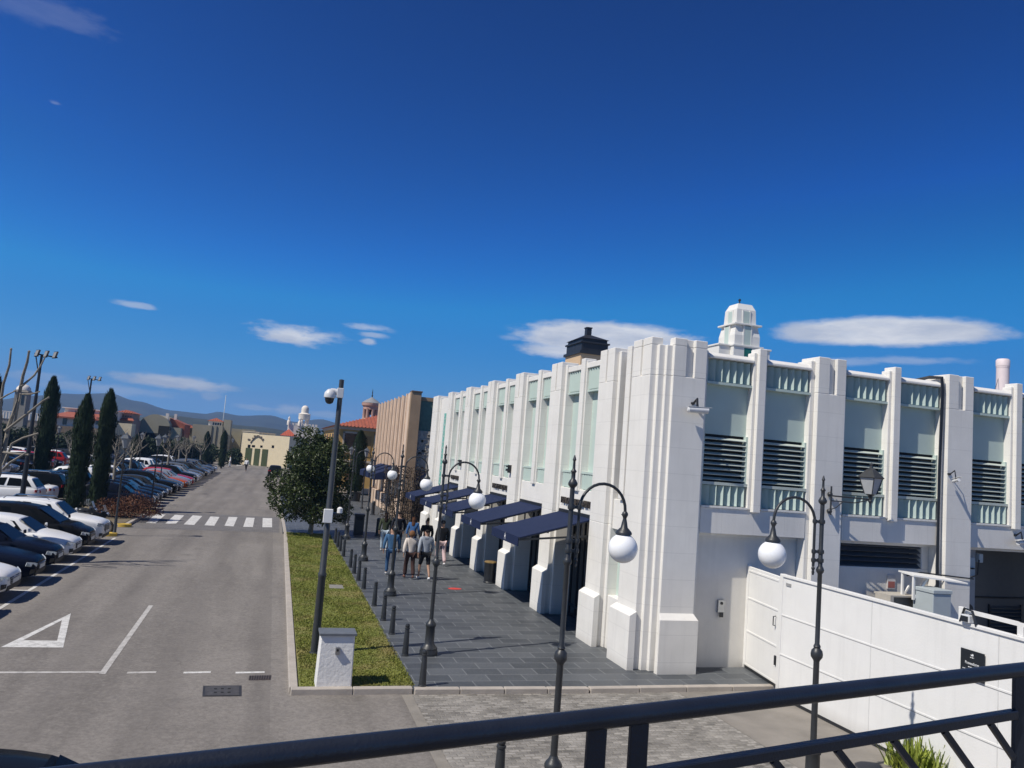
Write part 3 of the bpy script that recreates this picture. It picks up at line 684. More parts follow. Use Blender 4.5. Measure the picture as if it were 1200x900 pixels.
# wall lantern
t = thing('wall_lantern', 'black wall lantern on a scrolled bracket fixed to the white pier', 'lantern', (13.12, 15.92, 0))
q = M()
for z in (4.23, 3.84): q.lathe([(.075, 0), (.075, .02), (.03, .04)], LAMPM, (0, 0, 0), 14); 
q.v = []; q.f = []; q.mi = []; q.sm = []
for z in (4.25, 3.84): q.ball((0, -.06, z), .065, LAMPM, 12); q.tube([(0, 0, z), (0, -.1, z)], .03, LAMPM, 8)
q.tube([(0, -.1, 4.45), (0, -.1, 3.75)], .022, LAMPM, 8)
LX = .92
q.tube([(0, -.1, 4.22), (LX, -.38, 4.2)], .018, LAMPM, 8); q.tube([(0, -.1, 4.10), (LX * .6, -.28, 4.09), (LX, -.38, 4.19)], .014, LAMPM, 8)
q.tube([(0, -.1, 3.88), (LX * .15, -.14, 3.95), (LX * .3, -.2, 4.1)], .012, LAMPM, 8); q.ball((LX, -.38, 4.16), .05, LAMPM, 10); q.tube([(LX, -.38, 4.16), (LX, -.38, 4.0)], [.02, .008], LAMPM, 8); q.build('bracket', t)
q = M(); c0 = (LX, -.38)
q.lathe([(.04, 4.2), (.05, 4.28), (.12, 4.33)], LAMPM, (*c0, 0), 8); q.lathe([(.30, 4.72), (.31, 4.74), (.12, 4.92), (.05, 4.97), (.03, 5.02), (.045, 5.06), (.01, 5.1)], LAMPM, (*c0, 0), 4, rot=PI / 4 + .3)
for j in range(4):
    th = j * PI / 2 + PI / 4 + .3; q.tube([(c0[0] + .14 * math.cos(th), c0[1] + .14 * math.sin(th), 4.33), (c0[0] + .27 * math.cos(th), c0[1] + .27 * math.sin(th), 4.73)], .012, LAMPM, 6)
q.build('lantern_frame', t)
q = M(); q.lathe([(.13, 4.335), (.26, 4.72)], mat('lantern_glass', (.42, .43, .44), .25, var=.05), (*c0, 0), 4, rot=PI / 4 + .3); q.build('lantern_glass', t)
# cables
q = M()
for i, dx in enumerate((0, .03, .06)):
    q.tube([(16.38 - .10 * i, 16.7, 7.43), (16.52 + dx, 16.35, 7.52 + .03 * i), (16.60 + dx, 16.0, 7.5 + .02 * i), (16.63 + dx, 15.99, 7.2), (16.60 + dx * .8, 16.0, 5.0), (16.61 + dx * .6, 16.0, 3.6), (16.58 + dx, 15.98, 2.6), (16.6 + dx, 15.97, 1.9)], .021, BLACKM, 7)
q.tube([(15.95, 16.3, 2.3), (16.2, 16.1, 2.42), (16.75, 15.88, 2.40), (17.7, 15.88, 2.34), (17.95, 16.2, 2.32), (18.25, 16.25, 2.4), (18.3, 16.25, 2.8)], .018, BLACKM, 6)
tag(q.build('cable_bundle'), 'thick black cable bundle hanging down beside the white pier', 'cables')
# intercom
t = thing('intercom', 'grey intercom panel on the cream wall beside the white gate', 'intercom', (10.5, 16.33, 1.15))
q = M(); q.box(-.09, .09, -.06, 0, .12, .42, SILVER); q.build('panel', t, bevel=.008)
q = M(); q.box(-.05, .05, -.075, -.06, .02, .13, BLACKM); q.build('card_reader', t)
q = M()
o = q.lathe([(.035, 0), (.035, .012)], BLACKM, (0, 0, 0), 12); o = q.build('lens', t); o.rotation_euler = (R(90), 0, 0); o.location = (0, -.06, .34)
# roof turret
t = thing('roof_turret', 'white stepped turret with green glazing on the roof behind the side front', 'turret', (15.45, 24, 7.26)); t.scale = (.80, .80, .87)
def tier(q, cx, cy, h0, h1, z0, z1, m_): q.prism([(cx - h0, cy - h0), (cx + h0, cy - h0), (cx + h0, cy + h0), (cx - h0, cy + h0)], z0, z1, m_) if h0 == h1 else q.add([(cx + sx * h, cy + sy * h, z) for z, h in ((z0, h0), (z1, h1)) for sx, sy in ((-1, -1), (1, -1), (1, 1), (-1, 1))], [(0, 1, 5, 4), (1, 2, 6, 5), (2, 3, 7, 6), (3, 0, 4, 7), (7, 6, 5, 4)], m_)
TW = mat('turret_white', (.72, .71, .67), .7, var=.06, scale=2)
c1, c2 = .73, .73
q = M(); tier(q, c1, c2, .76, .76, 0, 2.22, TW); q.box(c1 + .76, c1 + 1.35, c2 - .5, c2 + .76, 0, 2.22, TW); q.box(c1 - 1.35, c1 - .76, c2 - .5, c2 + .5, 0, 2.22, TW); q.build('turret_base', t, bevel=.012)
q = M(); tier(q, c1, c2, .80, .80, 2.22, 2.30, TW); q.box(c1 + .8, c1 + 1.4, c2 - .55, c2 + .8, 2.22, 2.29, TW); q.box(c1 - 1.4, c1 - .8, c2 - .55, c2 + .55, 2.22, 2.29, TW); tier(q, c1, c2, .72, .72, 3.16, 3.23, TW); q.build('cornice', t, bevel=.01)
q = M(); tier(q, c1, c2, .66, .66, 2.30, 2.72, TW); tier(q, c1, c2, .66, .57, 2.72, 3.16, TW); q.build('middle_tier', t)
q = M(); tier(q, c1, c2, .52, .49, 3.23, 3.86, TW); tier(q, c1, c2, .49, .36, 3.86, 4.12, TW); q.build('top_tier', t)
q = M()
for z0, z1, h, w_, m_ in ((1.2, 2.18, .765, .2, mat('turret_glass', (.02, .13, .10), .25, var=.5, scale=6)), (2.34, 3.12, .662, .17, PGREEN), (3.28, 3.78, .525, .16, PGREEN)):
    q.box(c1 - w_, c1 + w_, c2 - h - .003, c2 - h + .1, z0, z1, m_); q.box(c1 - h - .003, c1 - h + .1, c2 - w_, c2 + w_, z0, z1, m_)
q.build('window', t)
q = M()
for z0, z1, h, w_ in ((2.3, 3.16, .66, .17), (3.23, 3.83, .52, .16)):
    for s in (-1, 1):
        q.box(c1 + s * (w_ + .03) - .03, c1 + s * (w_ + .03) + .03, c2 - h - .012, c2 - h + .12, z0, z1, TW); q.box(c1 - h - .012, c1 - h + .12, c2 + s * (w_ + .03) - .03, c2 + s * (w_ + .03) + .03, z0, z1, TW)
q.build('window_frame', t)
q = M(); q.lathe([(.03, 0), (.03, .12), (.06, .14), (.06, .2), (.01, .24)], BLACKM, (c1 - .2, c2 - .2, 4.12), 10); q.build('finial', t)
# dark capped roof tower
t = thing('roof_tower', 'tan roof tower with a black stepped metal cap and square chimney', 'tower', (11.95, 30, 7.78)); t.scale = (.86, .86, .84)
TAN = mat('tan_render', (.60, .43, .27), .8, var=.06, scale=2, world=True); ZINC = mat('black_zinc', (.030, .033, .040), .5, .2, var=.2, scale=5, bump=.1, bscale=12)
q = M(); q.box(0, 1.45, 0, 2.1, -.62, 1.66, TAN); q.build('tower_wall', t)
q = M(); q.box(-.09, 1.54, -.09, 2.19, 1.66, 1.80, ZINC); q.box(0.02, 1.43, 0.02, 2.08, 1.80, 2.22, ZINC); q.box(-.05, 1.5, -.05, 2.15, 2.22, 2.30, ZINC); q.box(.06, 1.39, .06, 2.04, 2.30, 2.46, ZINC)
q.add([(-.02, -.02, 2.46), (1.47, -.02, 2.46), (1.47, 2.12, 2.46), (-.02, 2.12, 2.46), (.56, .85, 2.78), (.89, .85, 2.78), (.89, 1.25, 2.78), (.56, 1.25, 2.78)], [(0, 1, 5, 4), (1, 2, 6, 5), (2, 3, 7, 6), (3, 0, 4, 7), (0, 3, 2, 1), (4, 5, 6, 7)], ZINC); q.build('cap_roof', t)
q = M(); q.box(.60, .86, .90, 1.2, 2.74, 3.15, ZINC); q.box(.57, .89, .87, 1.23, 3.15, 3.2, ZINC); q.build('chimney', t)
t = thing('flue_pipe', 'pale pink round flue standing on the roof at the far right', 'flue', (23.75, 20.3, 7.26))
PK = mat('flue_pink', (.72, .62, .62), .6, var=.05)
q = M(); q.lathe([(.20, 0), (.20, 1.75)], PK, n=24); q.build('pipe', t)
q = M(); q.lathe([(.215, 1.75), (.215, 1.95), (.18, 2.0), (.05, 2.02)], PK, n=24); q.lathe([(.208, 1.70), (.208, 1.75)], PK, n=24); q.build('cap', t)
q = M(); q.tube([(-.2, 0, 1.3), (-1.3, -.6, 0)], .008, BLACKM, 5); q.build('guy_wire', t)

# ------------------------------------------------------------------ white gates
t = thing('sliding_gate', 'long white sliding gate of three panel rows with grooves', 'gate', (10.8, 14.42, ZR))
q = M(); y1 = 0; y0 = -13.0; ZT = 2.53
q.box(.0, .05, y0, y1, .06, ZT, GATEW)
for i in range(4):
    z = .06 + i * (ZT - .06) / 3; 
    if i in (1, 2): q.box(-.008, 0, y0, y1, z + .0, z + .035, GATEW)
q.box(-.03, .08, y0 - .02, y1 + .0, ZT, ZT + .05, GATEW); q.build('panel', t, bevel=.008)
q = M(); 
for i in (1, 2): z = .06 + i * (ZT - .06) / 3; q.box(-.004, .0, y0, y1, z - .008, z, mat('gate_groove', (.3, .3, .3), .7))
for yy in (-2.6, -5.2, -7.8, -10.4): q.box(-.003, 0, yy - .006, yy + .006, .06, ZT, mat('gate_seam', (.55, .55, .54), .7))
q.build('groove', t)
q = M(); q.box(-.015, .065, y0, y1, .0, .055, BLACKM); q.build('bottom_rail', t)
q = M(); q.box(-.016, -.004, -.28, -.12, 2.36, 2.42, mat('gate_label', (.3, .3, .3), .5)); q.build('badge', t)
q = M(); q.box(-.05, -.004, -6.02, -5.96, .75, 1.0, BLACKM); q.build('gate_handle', t)
a_ = math.atan2(16.3 - 14.55, 11.24 - 10.95)
t = thing('pedestrian_gate', 'narrow white pedestrian gate of three panels left of the sliding gate', 'gate', (10.95, 14.55, 0), a_)
Lg = 1.76
q = M(); q.box(0.13, Lg, -.03, .03, .08, 2.38, GATEW)
for z in (.08, .85, 1.62, 2.26): q.box(.2, Lg - .06, .03, .042, z, z + .05, GATEW)
q.box(.13, .2, .03, .045, .08, 2.38, GATEW); q.box(Lg - .06, Lg, .03, .045, .08, 2.38, GATEW); q.build('gate_leaf', t, bevel=.006)
q = M(); q.box(0, .125, -.06, .06, -.1, 2.46, GATEW); q.box(Lg + .005, Lg + .06, -.05, .05, 0, 2.42, GATEW); q.build('gate_post', t, bevel=.008)
q = M(); q.tube([(.27, .045, 1.3), (.27, .10, 1.31), (.27, .10, 1.5), (.27, .045, 1.51)], .012, BLACKM, 7); q.build('gate_handle', t)
q = M(); q.box(.16, .22, .046, .075, .48, .68, BLACKM); q.build('gate_lock', t)
q = M(); q.box(.14, Lg, -.02, .02, .01, .075, BLACKM); q.build('brush_strip', t)
# parapet rail over the sliding gate
t = thing('gate_top_rail', 'white tubular guard rail above the white sliding gate wall', 'railing', (10.86, 9.93, 2.48))
q = M(); q.box(-.03, .03, -6, .0, .14, .2, GATEW); q.build('top_bar', t)
for yy in (0, -1.03, -2.1, -3.2):
    q = M(); q.box(-.035, .035, yy - .05, yy + .05, 0, .2 if yy else .22, GATEW); q.build('post', t, bevel=.005)
t = thing('floodlight', 'small black and white floodlight clamped to the guard rail post', 'floodlight', (10.78, 9.80, 2.46))
q = M(); q.tube([(0, .1, .02), (0, .02, .24), (0, -.12, .22), (0, -.2, .0)], .02, BLACKM, 8); q.build('cable_loop', t)
q = M(); q.box(-.06, .04, -.12, .04, .03, .15, mat('camera_white', (.62, .63, .64), .35)); q.build('housing', t, bevel=.01)
q = M(); q.box(-.08, -.06, -.10, .02, .05, .13, BLACKM); q.build('lens', t)
# sign on the gate
t = thing('gate_sign', 'black notice plate with white lettering on the white gate', 'sign', (10.77, 9.65, 1.42))
q = M(); q.box(-.006, .006, -.215, .215, .215, .66, mat('sign_black', (.014, .017, .022), .4, var=.08)); q.build('plate', t, bevel=.002)
SW = mat('sign_white', (.75, .76, .77), .6, var=0)
text_mesh('Proveedores', 'lettering', t, SW, (10.762, 9.65, 1.42 + .46), (0, -1, 0), (0, 0, 1), .25, .045, .0015)
q = M(); q.lathe([(.022, -.001), (.022, .001)], SW, (0, 0, 0), 5); 
q.v = []; q.f = []; q.mi = []; q.sm = []
q.extr([(-.009, -.02, .575), (-.009, .02, .575), (-.009, .026, .60), (-.009, .0, .59), (-.009, -.0, .612), (-.009, -.026, .60)], (.002, 0, 0), SW); q.build('crest', t)
q = M(); rnd = random.Random(3)
for z, a, b in ((.545, -.035, .035), (.395, -.07, .06), (.355, -.17, .16), (.315, -.10, .09), (.255, -.16, .15)):
    y = a
    while y < b:
        l = rnd.uniform(.012, .04); q.box(-.009, -.0065, -min(b, y + l), -y, z, z + .012, SW); y += l + .01
q.build('small_print', t)
# cabinet with canopy
t = thing('service_cabinet', 'light grey service cabinet behind the white gate', 'cabinet', (15.3, 14.81, ZR))
q = M(); q.box(0, .54, 0, .61, .1, 2.2, GREYC); q.box(-.02, .56, -.02, .63, 2.2, 2.29, GREYC); q.build('cabinet_body', t, bevel=.01)
q = M(); q.box(.02, .52, .02, .59, 0, .1, CONC); q.build('plinth', t)
t = thing('canopy', 'white sloping sheet canopy on brackets over the grey cabinet', 'canopy', (15.2, 15.2, 0))
q = M(); q.extr([(0, .1, 2.42), (1.3, -.25, 2.33), (1.3, .6, 2.36), (0, .6, 2.46)], (0, 0, .035), GATEW); q.build('roof_sheet', t)
for yy in (.15, .5):
    q = M(); q.bar((.04, yy, 1.86), (.04, yy, 2.44), .05, .05, GATEW); q.bar((.06, yy, 1.9), (.46, yy, 2.38), .045, .045, GATEW); q.build('bracket', t)
t = thing('electric_box', 'low beige box with open side beside the grey cabinet', 'box', (14.75, 15.5, ZR))
q = M(); BE = mat('beige_sheet', (.45, .42, .37), .7); q.box(-.05, .05, 0, .5, 0, 1.98, BE); q.box(-.05, .8, 0, .55, 1.98, 2.02, BE); q.box(.05, .75, .1, .5, 0, 1.98, mat('box_inside', (.16, .155, .14), .8)); q.box(.75, .8, 0, .5, 0, 1.98, BE); q.build('shell', t)
q = M(); q.box(15.35, 15.6, 16.30, 16.325, 1.95, 2.3, mat('notice_white', (.6, .58, .56), .6)); q.box(15.37, 15.58, 16.296, 16.30, 1.98, 2.14, mat('notice_red', (.35, .12, .1), .6)); tag(q.build('wall_notice'), 'small white and red notice on the wall under the louvre', 'notice')

# ------------------------------------------------------------------ street lamps with globes
def globe_lamp(label, x, y, z, rz, group):
    t = thing('street_lamp', label, 'street lamp', (x, y, z), rz, group)
    q = M(); q.lathe([(.20, 0), (.205, .07), (.185, .11), (.19, .15), (.15, .19), (.125, .22), (.105, .25), (.10, .60), (.115, .62), (.12, .66), (.10, .70), (.065, .74), (.05, .78)], LAMPM, n=20); q.build('base', t)
    q = M(); q.lathe([(.047, .76), (.044, 1.93), (.05, 1.95), (.085, 2.0), (.09, 2.04), (.08, 2.09), (.045, 2.13), (.055, 2.15), (.036, 2.19), (.034, 3.22), (.055, 3.25), (.06, 3.28), (.05, 3.31), (.033, 3.34), (.032, 4.26), (.06, 4.29), (.065, 4.32), (.045, 4.36), (.028, 4.38), (.028, 4.46), (.042, 4.48), (.020, 4.51), (.016, 4.62), (.026, 4.635), (.006, 4.70)], LAMPM, n=14); q.build('post', t)
    q = M(); r = .36; cz = 3.98; o = .125
    path = [(o, 0, 3.33), (o, 0, 3.6), (o, 0, cz)] + [(o + r - r * math.cos(a), 0, cz + r * math.sin(a)) for a in [PI * i / 14 for i in range(1, 15)]] + [(o + 2 * r, 0, cz - .02)]
    q.tube(path, [.020] * 3 + [.021] * (len(path) - 3), LAMPM, 10)
    for zz in (3.42, 3.55, 4.0):
        q.lathe([(.045, -.03), (.05, 0), (.045, .03)], LAMPM, (0, 0, zz), 12); q.lathe([(.03, -.03), (.036, 0), (.03, .03)], LAMPM, (o, 0, zz), 12); q.box(.02, o, -.014, .014, zz - .02, zz + .02, LAMPM)
    q.ball((o, 0, 3.30), .028, LAMPM, 10); q.lathe([(.012, -.1), (.022, -.06), (.012, -.02)], LAMPM, (o, 0, 3.30), 8); q.box(o + 2 * r - .06, o + 2 * r - .015, -.004, .004, 3.93, 3.94, LAMPM); q.build('arm', t)
    q = M(); gx = o + 2 * r
    q.lathe([(.022, 3.98), (.04, 3.96), (.045, 3.93), (.03, 3.90), (.024, 3.88), (.035, 3.84), (.05, 3.76), (.10, 3.71), (.112, 3.69), (.112, 3.665), (.09, 3.655)], LAMPM, (gx, 0, 0), 16); q.build('lamp_cap', t)
    q = M(); q.ball((gx, 0, 3.475), .203, GLOBE, 32); q.build('globe', t)
    return t
GL = 'lamps with white globes'
l0 = globe_lamp('globe lamp on the cobbles in the middle foreground, arm to the right', 3.9, 9.75, ZR + .02, .10, GL)
def lamp(label, x, y, rz, z=0.): return dup(l0, (x, y, z), rz, label, GL)
lamp('globe lamp in front of the white gate, arm reaching left', 8.06, 9.9, PI - .02, ZR + .02)
lamp('globe lamp standing nearest the lawn corner, behind the first bollard', 3.78, 17.42, .02)
lamp('globe lamp beside the people walking, second along the lawn bollards', 3.9, 24.32, .03)
lamp('globe lamp before the tree shade, third along the lawn bollards', 3.86, 31.5, .03)
lamp('smallest globe lamp, beyond the tree shade near the litter bin', 3.80, 38.5, .03)
# camera pole
t = thing('camera_pole', 'tall leaning-looking dark steel pole with a white dome camera on the lawn', 'pole', (1.29, 17.5, 0))
q = M(); q.lathe([(.11, 0), (.11, .02), (.088, .03), (.080, 1.62), (.092, 1.64), (.092, 1.70), (.070, 1.73), (.054, 5.72), (.054, 5.96), (.02, 5.97)], mat('pole_paint', (.040, .045, .050), .45, var=.12, scale=3), n=18); q.build('post', t)
q = M(); q.box(-.11, .09, -.13, -.065, 2.80, 3.10, GATEW); q.build('control_box', t, bevel=.01)
q = M(); q.box(.10, .24, -.06, .06, 2.98, 3.02, LAMPM); q.lathe([(.06, 3.02), (.06, 3.12), (.02, 3.15)], GATEW, (.24, 0, 0), 10); q.build('side_sensor', t)
q = M(); CW = MATS['camera_white']
q.box(-.08, .065, -.07, .07, 5.55, 5.77, CW); q.tube([(-.06, 0, 5.67), (-.14, 0, 5.70), (-.22, 0, 5.70)], [.07, .055, .05], CW, 12); q.lathe([(.04, 5.73), (.07, 5.71), (.118, 5.65), (.128, 5.58), (.125, 5.53)], CW, (-.225, 0, 0), 20); q.build('camera_housing', t, bevel=.01)
q = M(); q.lathe([(.10, 5.53), (.10, 5.49), (.08, 5.43), (.04, 5.40), (.005, 5.395)], BLACKM, (-.225, 0, 0), 20); q.build('camera_dome', t)

# ------------------------------------------------------------------ bollards
t = thing('bollard', 'nearest lawn bollard, standing at the paving corner by the cobbles', 'bollard', (3.21, 14.98 + .12, 0), 0, 'bollards along the lawn')
q = M(); q.lathe([(.085, 0), (.085, .02), (.072, .03), (.052, .54), (.046, .57), (.058, .575), (.058, .60), (.04, .61)], LAMPM, n=16); q.build('post', t)
q = M(); q.lathe([(.035, .605), (.05, .625), (.052, .645), (.04, .68), (.01, .69)], LAMPM, n=14); q.build('cap', t)
bl0 = t
ORD = ['first', 'second', 'third', 'fourth', 'fifth', 'sixth', 'seventh', 'eighth', 'ninth', 'tenth', 'eleventh', 'twelfth', 'thirteenth', 'fourteenth', 'fifteenth', 'sixteenth', 'seventeenth', 'eighteenth', 'nineteenth', 'twentieth', 'twenty-first', 'twenty-second', 'twenty-third', 'twenty-fourth', 'twenty-fifth', 'twenty-sixth', 'twenty-seventh', 'twenty-eighth', 'twenty-ninth', 'thirtieth']
for i, y in enumerate((17.33, 19.3, 20.8, 22.67, 25.3, 26.85, 28.3, 29.65, 32.5, 34.1, 35.4, 36.85)):
    dup(bl0, (3.24 - (y - 17) * .005, y, 0), 0, f'{ORD[i + 1]} dark iron bollard along the lawn edge counted from the cobbles', 'bollards along the lawn')
dup(bl0, gz(583, 935, ZR), 0, 'dark bollard on the cobbles just below the foreground railing', 'bollards along the lawn', 1.15)
tb = thing('bollard', 'stout waist-high bollard in the middle of the pavement past the people', 'bollard', (5.57, 40.43, 0), 0, 'stout bollards')
q = M(); q.lathe([(.16, 0), (.16, .04), (.12, .06), (.11, .82), (.12, .84), (.12, .87), (.08, .92), (.03, .94)], LAMPM, n=18); q.build('post', tb)
q = M(); q.lathe([(.19, 0), (.19, .025), (.17, .03)], LAMPM, n=18); q.build('foot', tb)
for k, (x, y, nm) in enumerate(((4.29, 45.7, 'nearest stout bollard of the line beyond the lawn tree'), (4.24, 46.9, 'second stout bollard of the line beyond the lawn tree'), (4.2, 48.1, 'third stout bollard of the line beyond the lawn tree'), (4.16, 49.3, 'fourth stout bollard of the line beyond the lawn tree'), (4.13, 50.5, 'fifth stout bollard of the line beyond the lawn tree'), (4.1, 51.7, 'sixth stout bollard of the line beyond the lawn tree'), (6.85, 53.1, 'stout bollard standing before the tan fluted building'))):
    dup(tb, (x, y, 0), 0, nm, 'stout bollards')
# bins
t = thing('litter_bin', 'black round litter bin with brass lid between the shop piers', 'bin', (7.9, 27.2, 0))
q = M(); q.lathe([(.20, 0), (.215, .03), (.19, .06), (.215, .70), (.225, .72)], BLACKM, n=20); q.build('bin_body', t)
q = M(); q.lathe([(.225, .72), (.23, .75), (.19, .77), (.15, .775)], mat('brass', (.55, .38, .16), .4, .7, var=.1), n=20); q.lathe([(.14, .77), (.14, .70)], DARKIN, n=16); q.build('lid', t)
t = thing('litter_bin', 'tall square black litter bin in the tree shade by a lamp post', 'bin', (4.55, 40.3, 0))
q = M(); q.box(-.24, .24, -.2, .2, .04, .98, BLACKM); q.build('bin_body', t, bevel=.02)
q = M(); q.box(-.26, .26, -.22, .22, .98, 1.1, BLACKM); q.box(-.15, .15, -.225, -.2, .80, .95, DARKIN); q.build('lid', t, bevel=.02)
# utility pillar
t = thing('utility_pillar', 'white rendered utility pillar with slate cap standing on the lawn corner', 'utility box', (1.52, 15.28, 0))
q = M(); RW = mat('rough_white_render', (.74, .735, .715), .85, var=.06, scale=4, bump=.45, bscale=16)
q.add([(-.335, -.2, -.05), (.335, -.2, -.05), (.335, .2, -.05), (-.335, .2, -.05), (-.315, -.19, .94), (.315, -.19, .94), (.315, .19, .94), (-.315, .19, .94)], [(0, 1, 5, 4), (1, 2, 6, 5), (2, 3, 7, 6), (3, 0, 4, 7), (0, 3, 2, 1)], RW); q.build('pillar', t, bevel=.02)
q = M(); q.box(-.345, .345, -.23, .23, .94, .99, mat('slate_cap', (.13, .145, .165), .6, var=.12, scale=5)); q.build('cap', t, bevel=.006)
q = M(); q.box(-.03, .05, -.25, -.192, .60, .74, SILVER); q.box(-.03, .05, -.275, -.25, .73, .745, SILVER); q.build('meter_box', t, bevel=.004)
q = M(); q.lathe([(.022, 0), (.022, .012)], BLACKM, n=12); o = q.build('lock', t); o.rotation_euler = (R(90), 0, 0); o.location = (.01, -.25, .685)

# ------------------------------------------------------------------ terrace and its railing (in front of the camera)
A0 = Vector((.19, 1.611, 3.9)); RD = Vector((.9773, .2118, 0)).normalized(); RN = Vector((-RD.y, RD.x, 0))
def rp(s, z, n=0.): p = A0 + RD * s + RN * n; return (p.x, p.y, z)
q = M(); pts = [rp(-7, 0, .12), rp(9, 0, .12), rp(9, 0, -4.5), rp(-7, 0, -4.5)]; q.prism([(p[0], p[1]) for p in pts], ZR - .05, 2.86, mat('terrace_stone', (.13, .125, .115), .8, var=.1, scale=3, world=True)); struct(q, 'terrace')
t = thing('terrace_railing', 'black steel terrace railing with round handrail crossing the foreground', 'railing', (A0.x, A0.y, 2.86))
OFF = Vector(t.location)
def rb(q, name, bevel=0.): return q.build(name, t, bevel=bevel, w=True)
q = M(); q.tube([rp(s, 3.9) for s in (-6.8, -3, 0, 1, 2.2, 3.2, 8.8)], .0245, RAILM, 20); rb(q, 'handrail')
for s0, s1 in ((-6.7, .60), (.785, 2.43), (2.60, 8.7)):
    q = M(); q.bar(rp(s0, 3.752), rp(s1, 3.752), .03, .030, RAILM); rb(q, 'lower_bar', .003)
    q = M(); q.bar(rp(s0, 3.05), rp(s1, 3.05), .03, .030, RAILM); rb(q, 'bottom_bar', .003)
for s in (-1.12, -.98, .627, .755, 2.455, 2.575):
    q = M(); q.bar(rp(s, 2.86), rp(s, 3.885), .016, .05, RAILM); q.v = q.v; rb(q, 'post', .003)
    q = M(); q.bar(rp(s + .022, 2.86, .012), rp(s + .022, 3.88, .012), .022, .022, RAILM); rb(q, 'post_bar', .002)
for s0, e in ((.785, 2.43), (-1., .6), (2.6, 8.)):
    s = s0 + .185
    while s < e + .6:
        ea = s + .75; z1 = 3.74 - .66; 
        b_ = min(ea, e); zb = 3.735 - (b_ - s) / .75 * .66
        if b_ > s + .02: q = M(); q.bar(rp(s, 3.735), rp(b_, zb), .012, .022, RAILM); rb(q, 'diagonal_bar')
        s += .262
    s = s0 - .5
    while s < s0 + .1:
        zb = 3.735 - (s0 - s) / .75 * .66
        if zb > 3.06: q = M(); q.bar(rp(s0, zb), rp(s + .75, 3.07), .012, .022, RAILM); rb(q, 'diagonal_bar')
        s += .262
# strap-leaved plant by the gate
p0 = gz(1096, 908, ZR)
t = thing('strap_leaved_plant', 'yellow-green strap-leaved plant growing by the white gate, seen through the railing', 'plant', (p0.x - .05, p0.y + .1, ZR))
q = M(); rnd = random.Random(5)
for i in range(420):
    a = rnd.uniform(0, 2 * PI); l = rnd.uniform(.40, .72); sp = rnd.uniform(.1, .6); wdt = rnd.uniform(.022, .04); b0 = Vector((math.cos(a), math.sin(a), 0)); sd_ = Vector((-math.sin(a), math.cos(a), 0)) * wdt
    p = Vector((rnd.uniform(-.55, .55), rnd.uniform(-.4, .4), .0)); vs = []
    for j in range(5):
        u = j / 4; c_ = p + b0 * (sp * u * l * 1.2) + Vector((0, 0, l * (u - .45 * sp * 1.6 * u * u))); vs += [c_ - sd_ * (1 - u * .85), c_ + sd_ * (1 - u * .85)]
    q.add(vs, [(2 * j, 2 * j + 1, 2 * j + 3, 2 * j + 2) for j in range(4)], AGAL)
q.build('leaves', t)

# ------------------------------------------------------------------ trees
def cypress_mesh(seed):
    rnd = random.Random(seed); q = M(); vs = []; fs = []; H = 6.2; q.lathe([(.2, .3), (.34, .9), (.36, 4.2), (.24, 5.3), (.05, 6.0)], CYPL, n=12)
    for i in range(9000):
        u = rnd.random() ** .85; z = .25 + u * (H - .25); prof = .47 * min(1, (z / .8) ** .5 * .6 + .5) * (1 - max(0, (u - .72) / .28) ** 2.2 * .85)
        a = rnd.uniform(0, 2 * PI); lump = 1 + .14 * math.sin(a * 3 + z * 2.1 + seed) + .10 * math.sin(a * 5 - z * 3.7) + .06 * math.sin(z * 9 + a * 2)
        r = prof * lump * (1.10 - .55 * rnd.random() ** 1.6); l = rnd.uniform(.10, .30); wd = rnd.uniform(.02, .045)
        c_ = Vector((r * math.cos(a), r * math.sin(a), z)); o_ = Vector((math.cos(a), math.sin(a), 0)); tt = Vector((-math.sin(a), math.cos(a), 0))
        tt = (tt + o_ * rnd.uniform(-.7, .7)).normalized(); up = (Vector((0, 0, 1)) + o_ * rnd.uniform(-.05, .35)).normalized(); k = len(vs)
        vs += [c_ - tt * wd, c_ + tt * wd, c_ + up * l]; fs.append((k, k + 1, k + 2))
    q.add(vs, fs, CYPL); return q
def cypress(label, x, y, sc_=1., seed=1, group='tall cypresses by the parked cars'):
    t = thing('cypress_tree', label, 'tree', (x, y, ZR), seed * 1.3, group)
    cypress_mesh(seed).build('crown', t)
    q = M(); q.tube([(0, 0, 0), (0, 0, .8), (0, 0, 3.5), (0, 0, 5.6)], [.14, .13, .22, .05], BARKD, 9); q.build('trunk', t)
    t.scale = (sc_ if not hasattr(sc_, '__len__') else sc_); return t
cy = [cypress('tall dark cypress in the centre of the three nearest ones', -9.1, 42.8, (.84, .84, .97), 2), cypress('tall dark cypress on the right of the three, by the motorbikes', -9.0, 47.6, (.84, .84, 1.06), 3)]
dup(cy[0], (-14.5, 58, ZR), 2., 'tall dark cypress left of the centre one, behind the white parked cars', None, (1.0, 1.0, 1.21))
dup(cy[1], (-17.6, 57, ZR), 1., 'dark cypress at the left edge beside the bare plane tree', None, (1.1, 1.1, 1.2))
for (px, by, ty, Y, s_, lb) in ((157, 545, 493, 100, .7, 'slender cypress before the arched gable in the distance'), (260, 536, 506, 118, .95, 'dark cypress at the far end of the car park near the tan blank wall'), (240, 540, 503, 122, .9, 'thin grey-green cypress beside the blank wall, left of the far dark one')):
    p = aty(Y, px, 540); dup(cy[0], (p.x, Y, ZR), px, lb, 'distant cypresses', ((.9, .9, s_ * .9)))
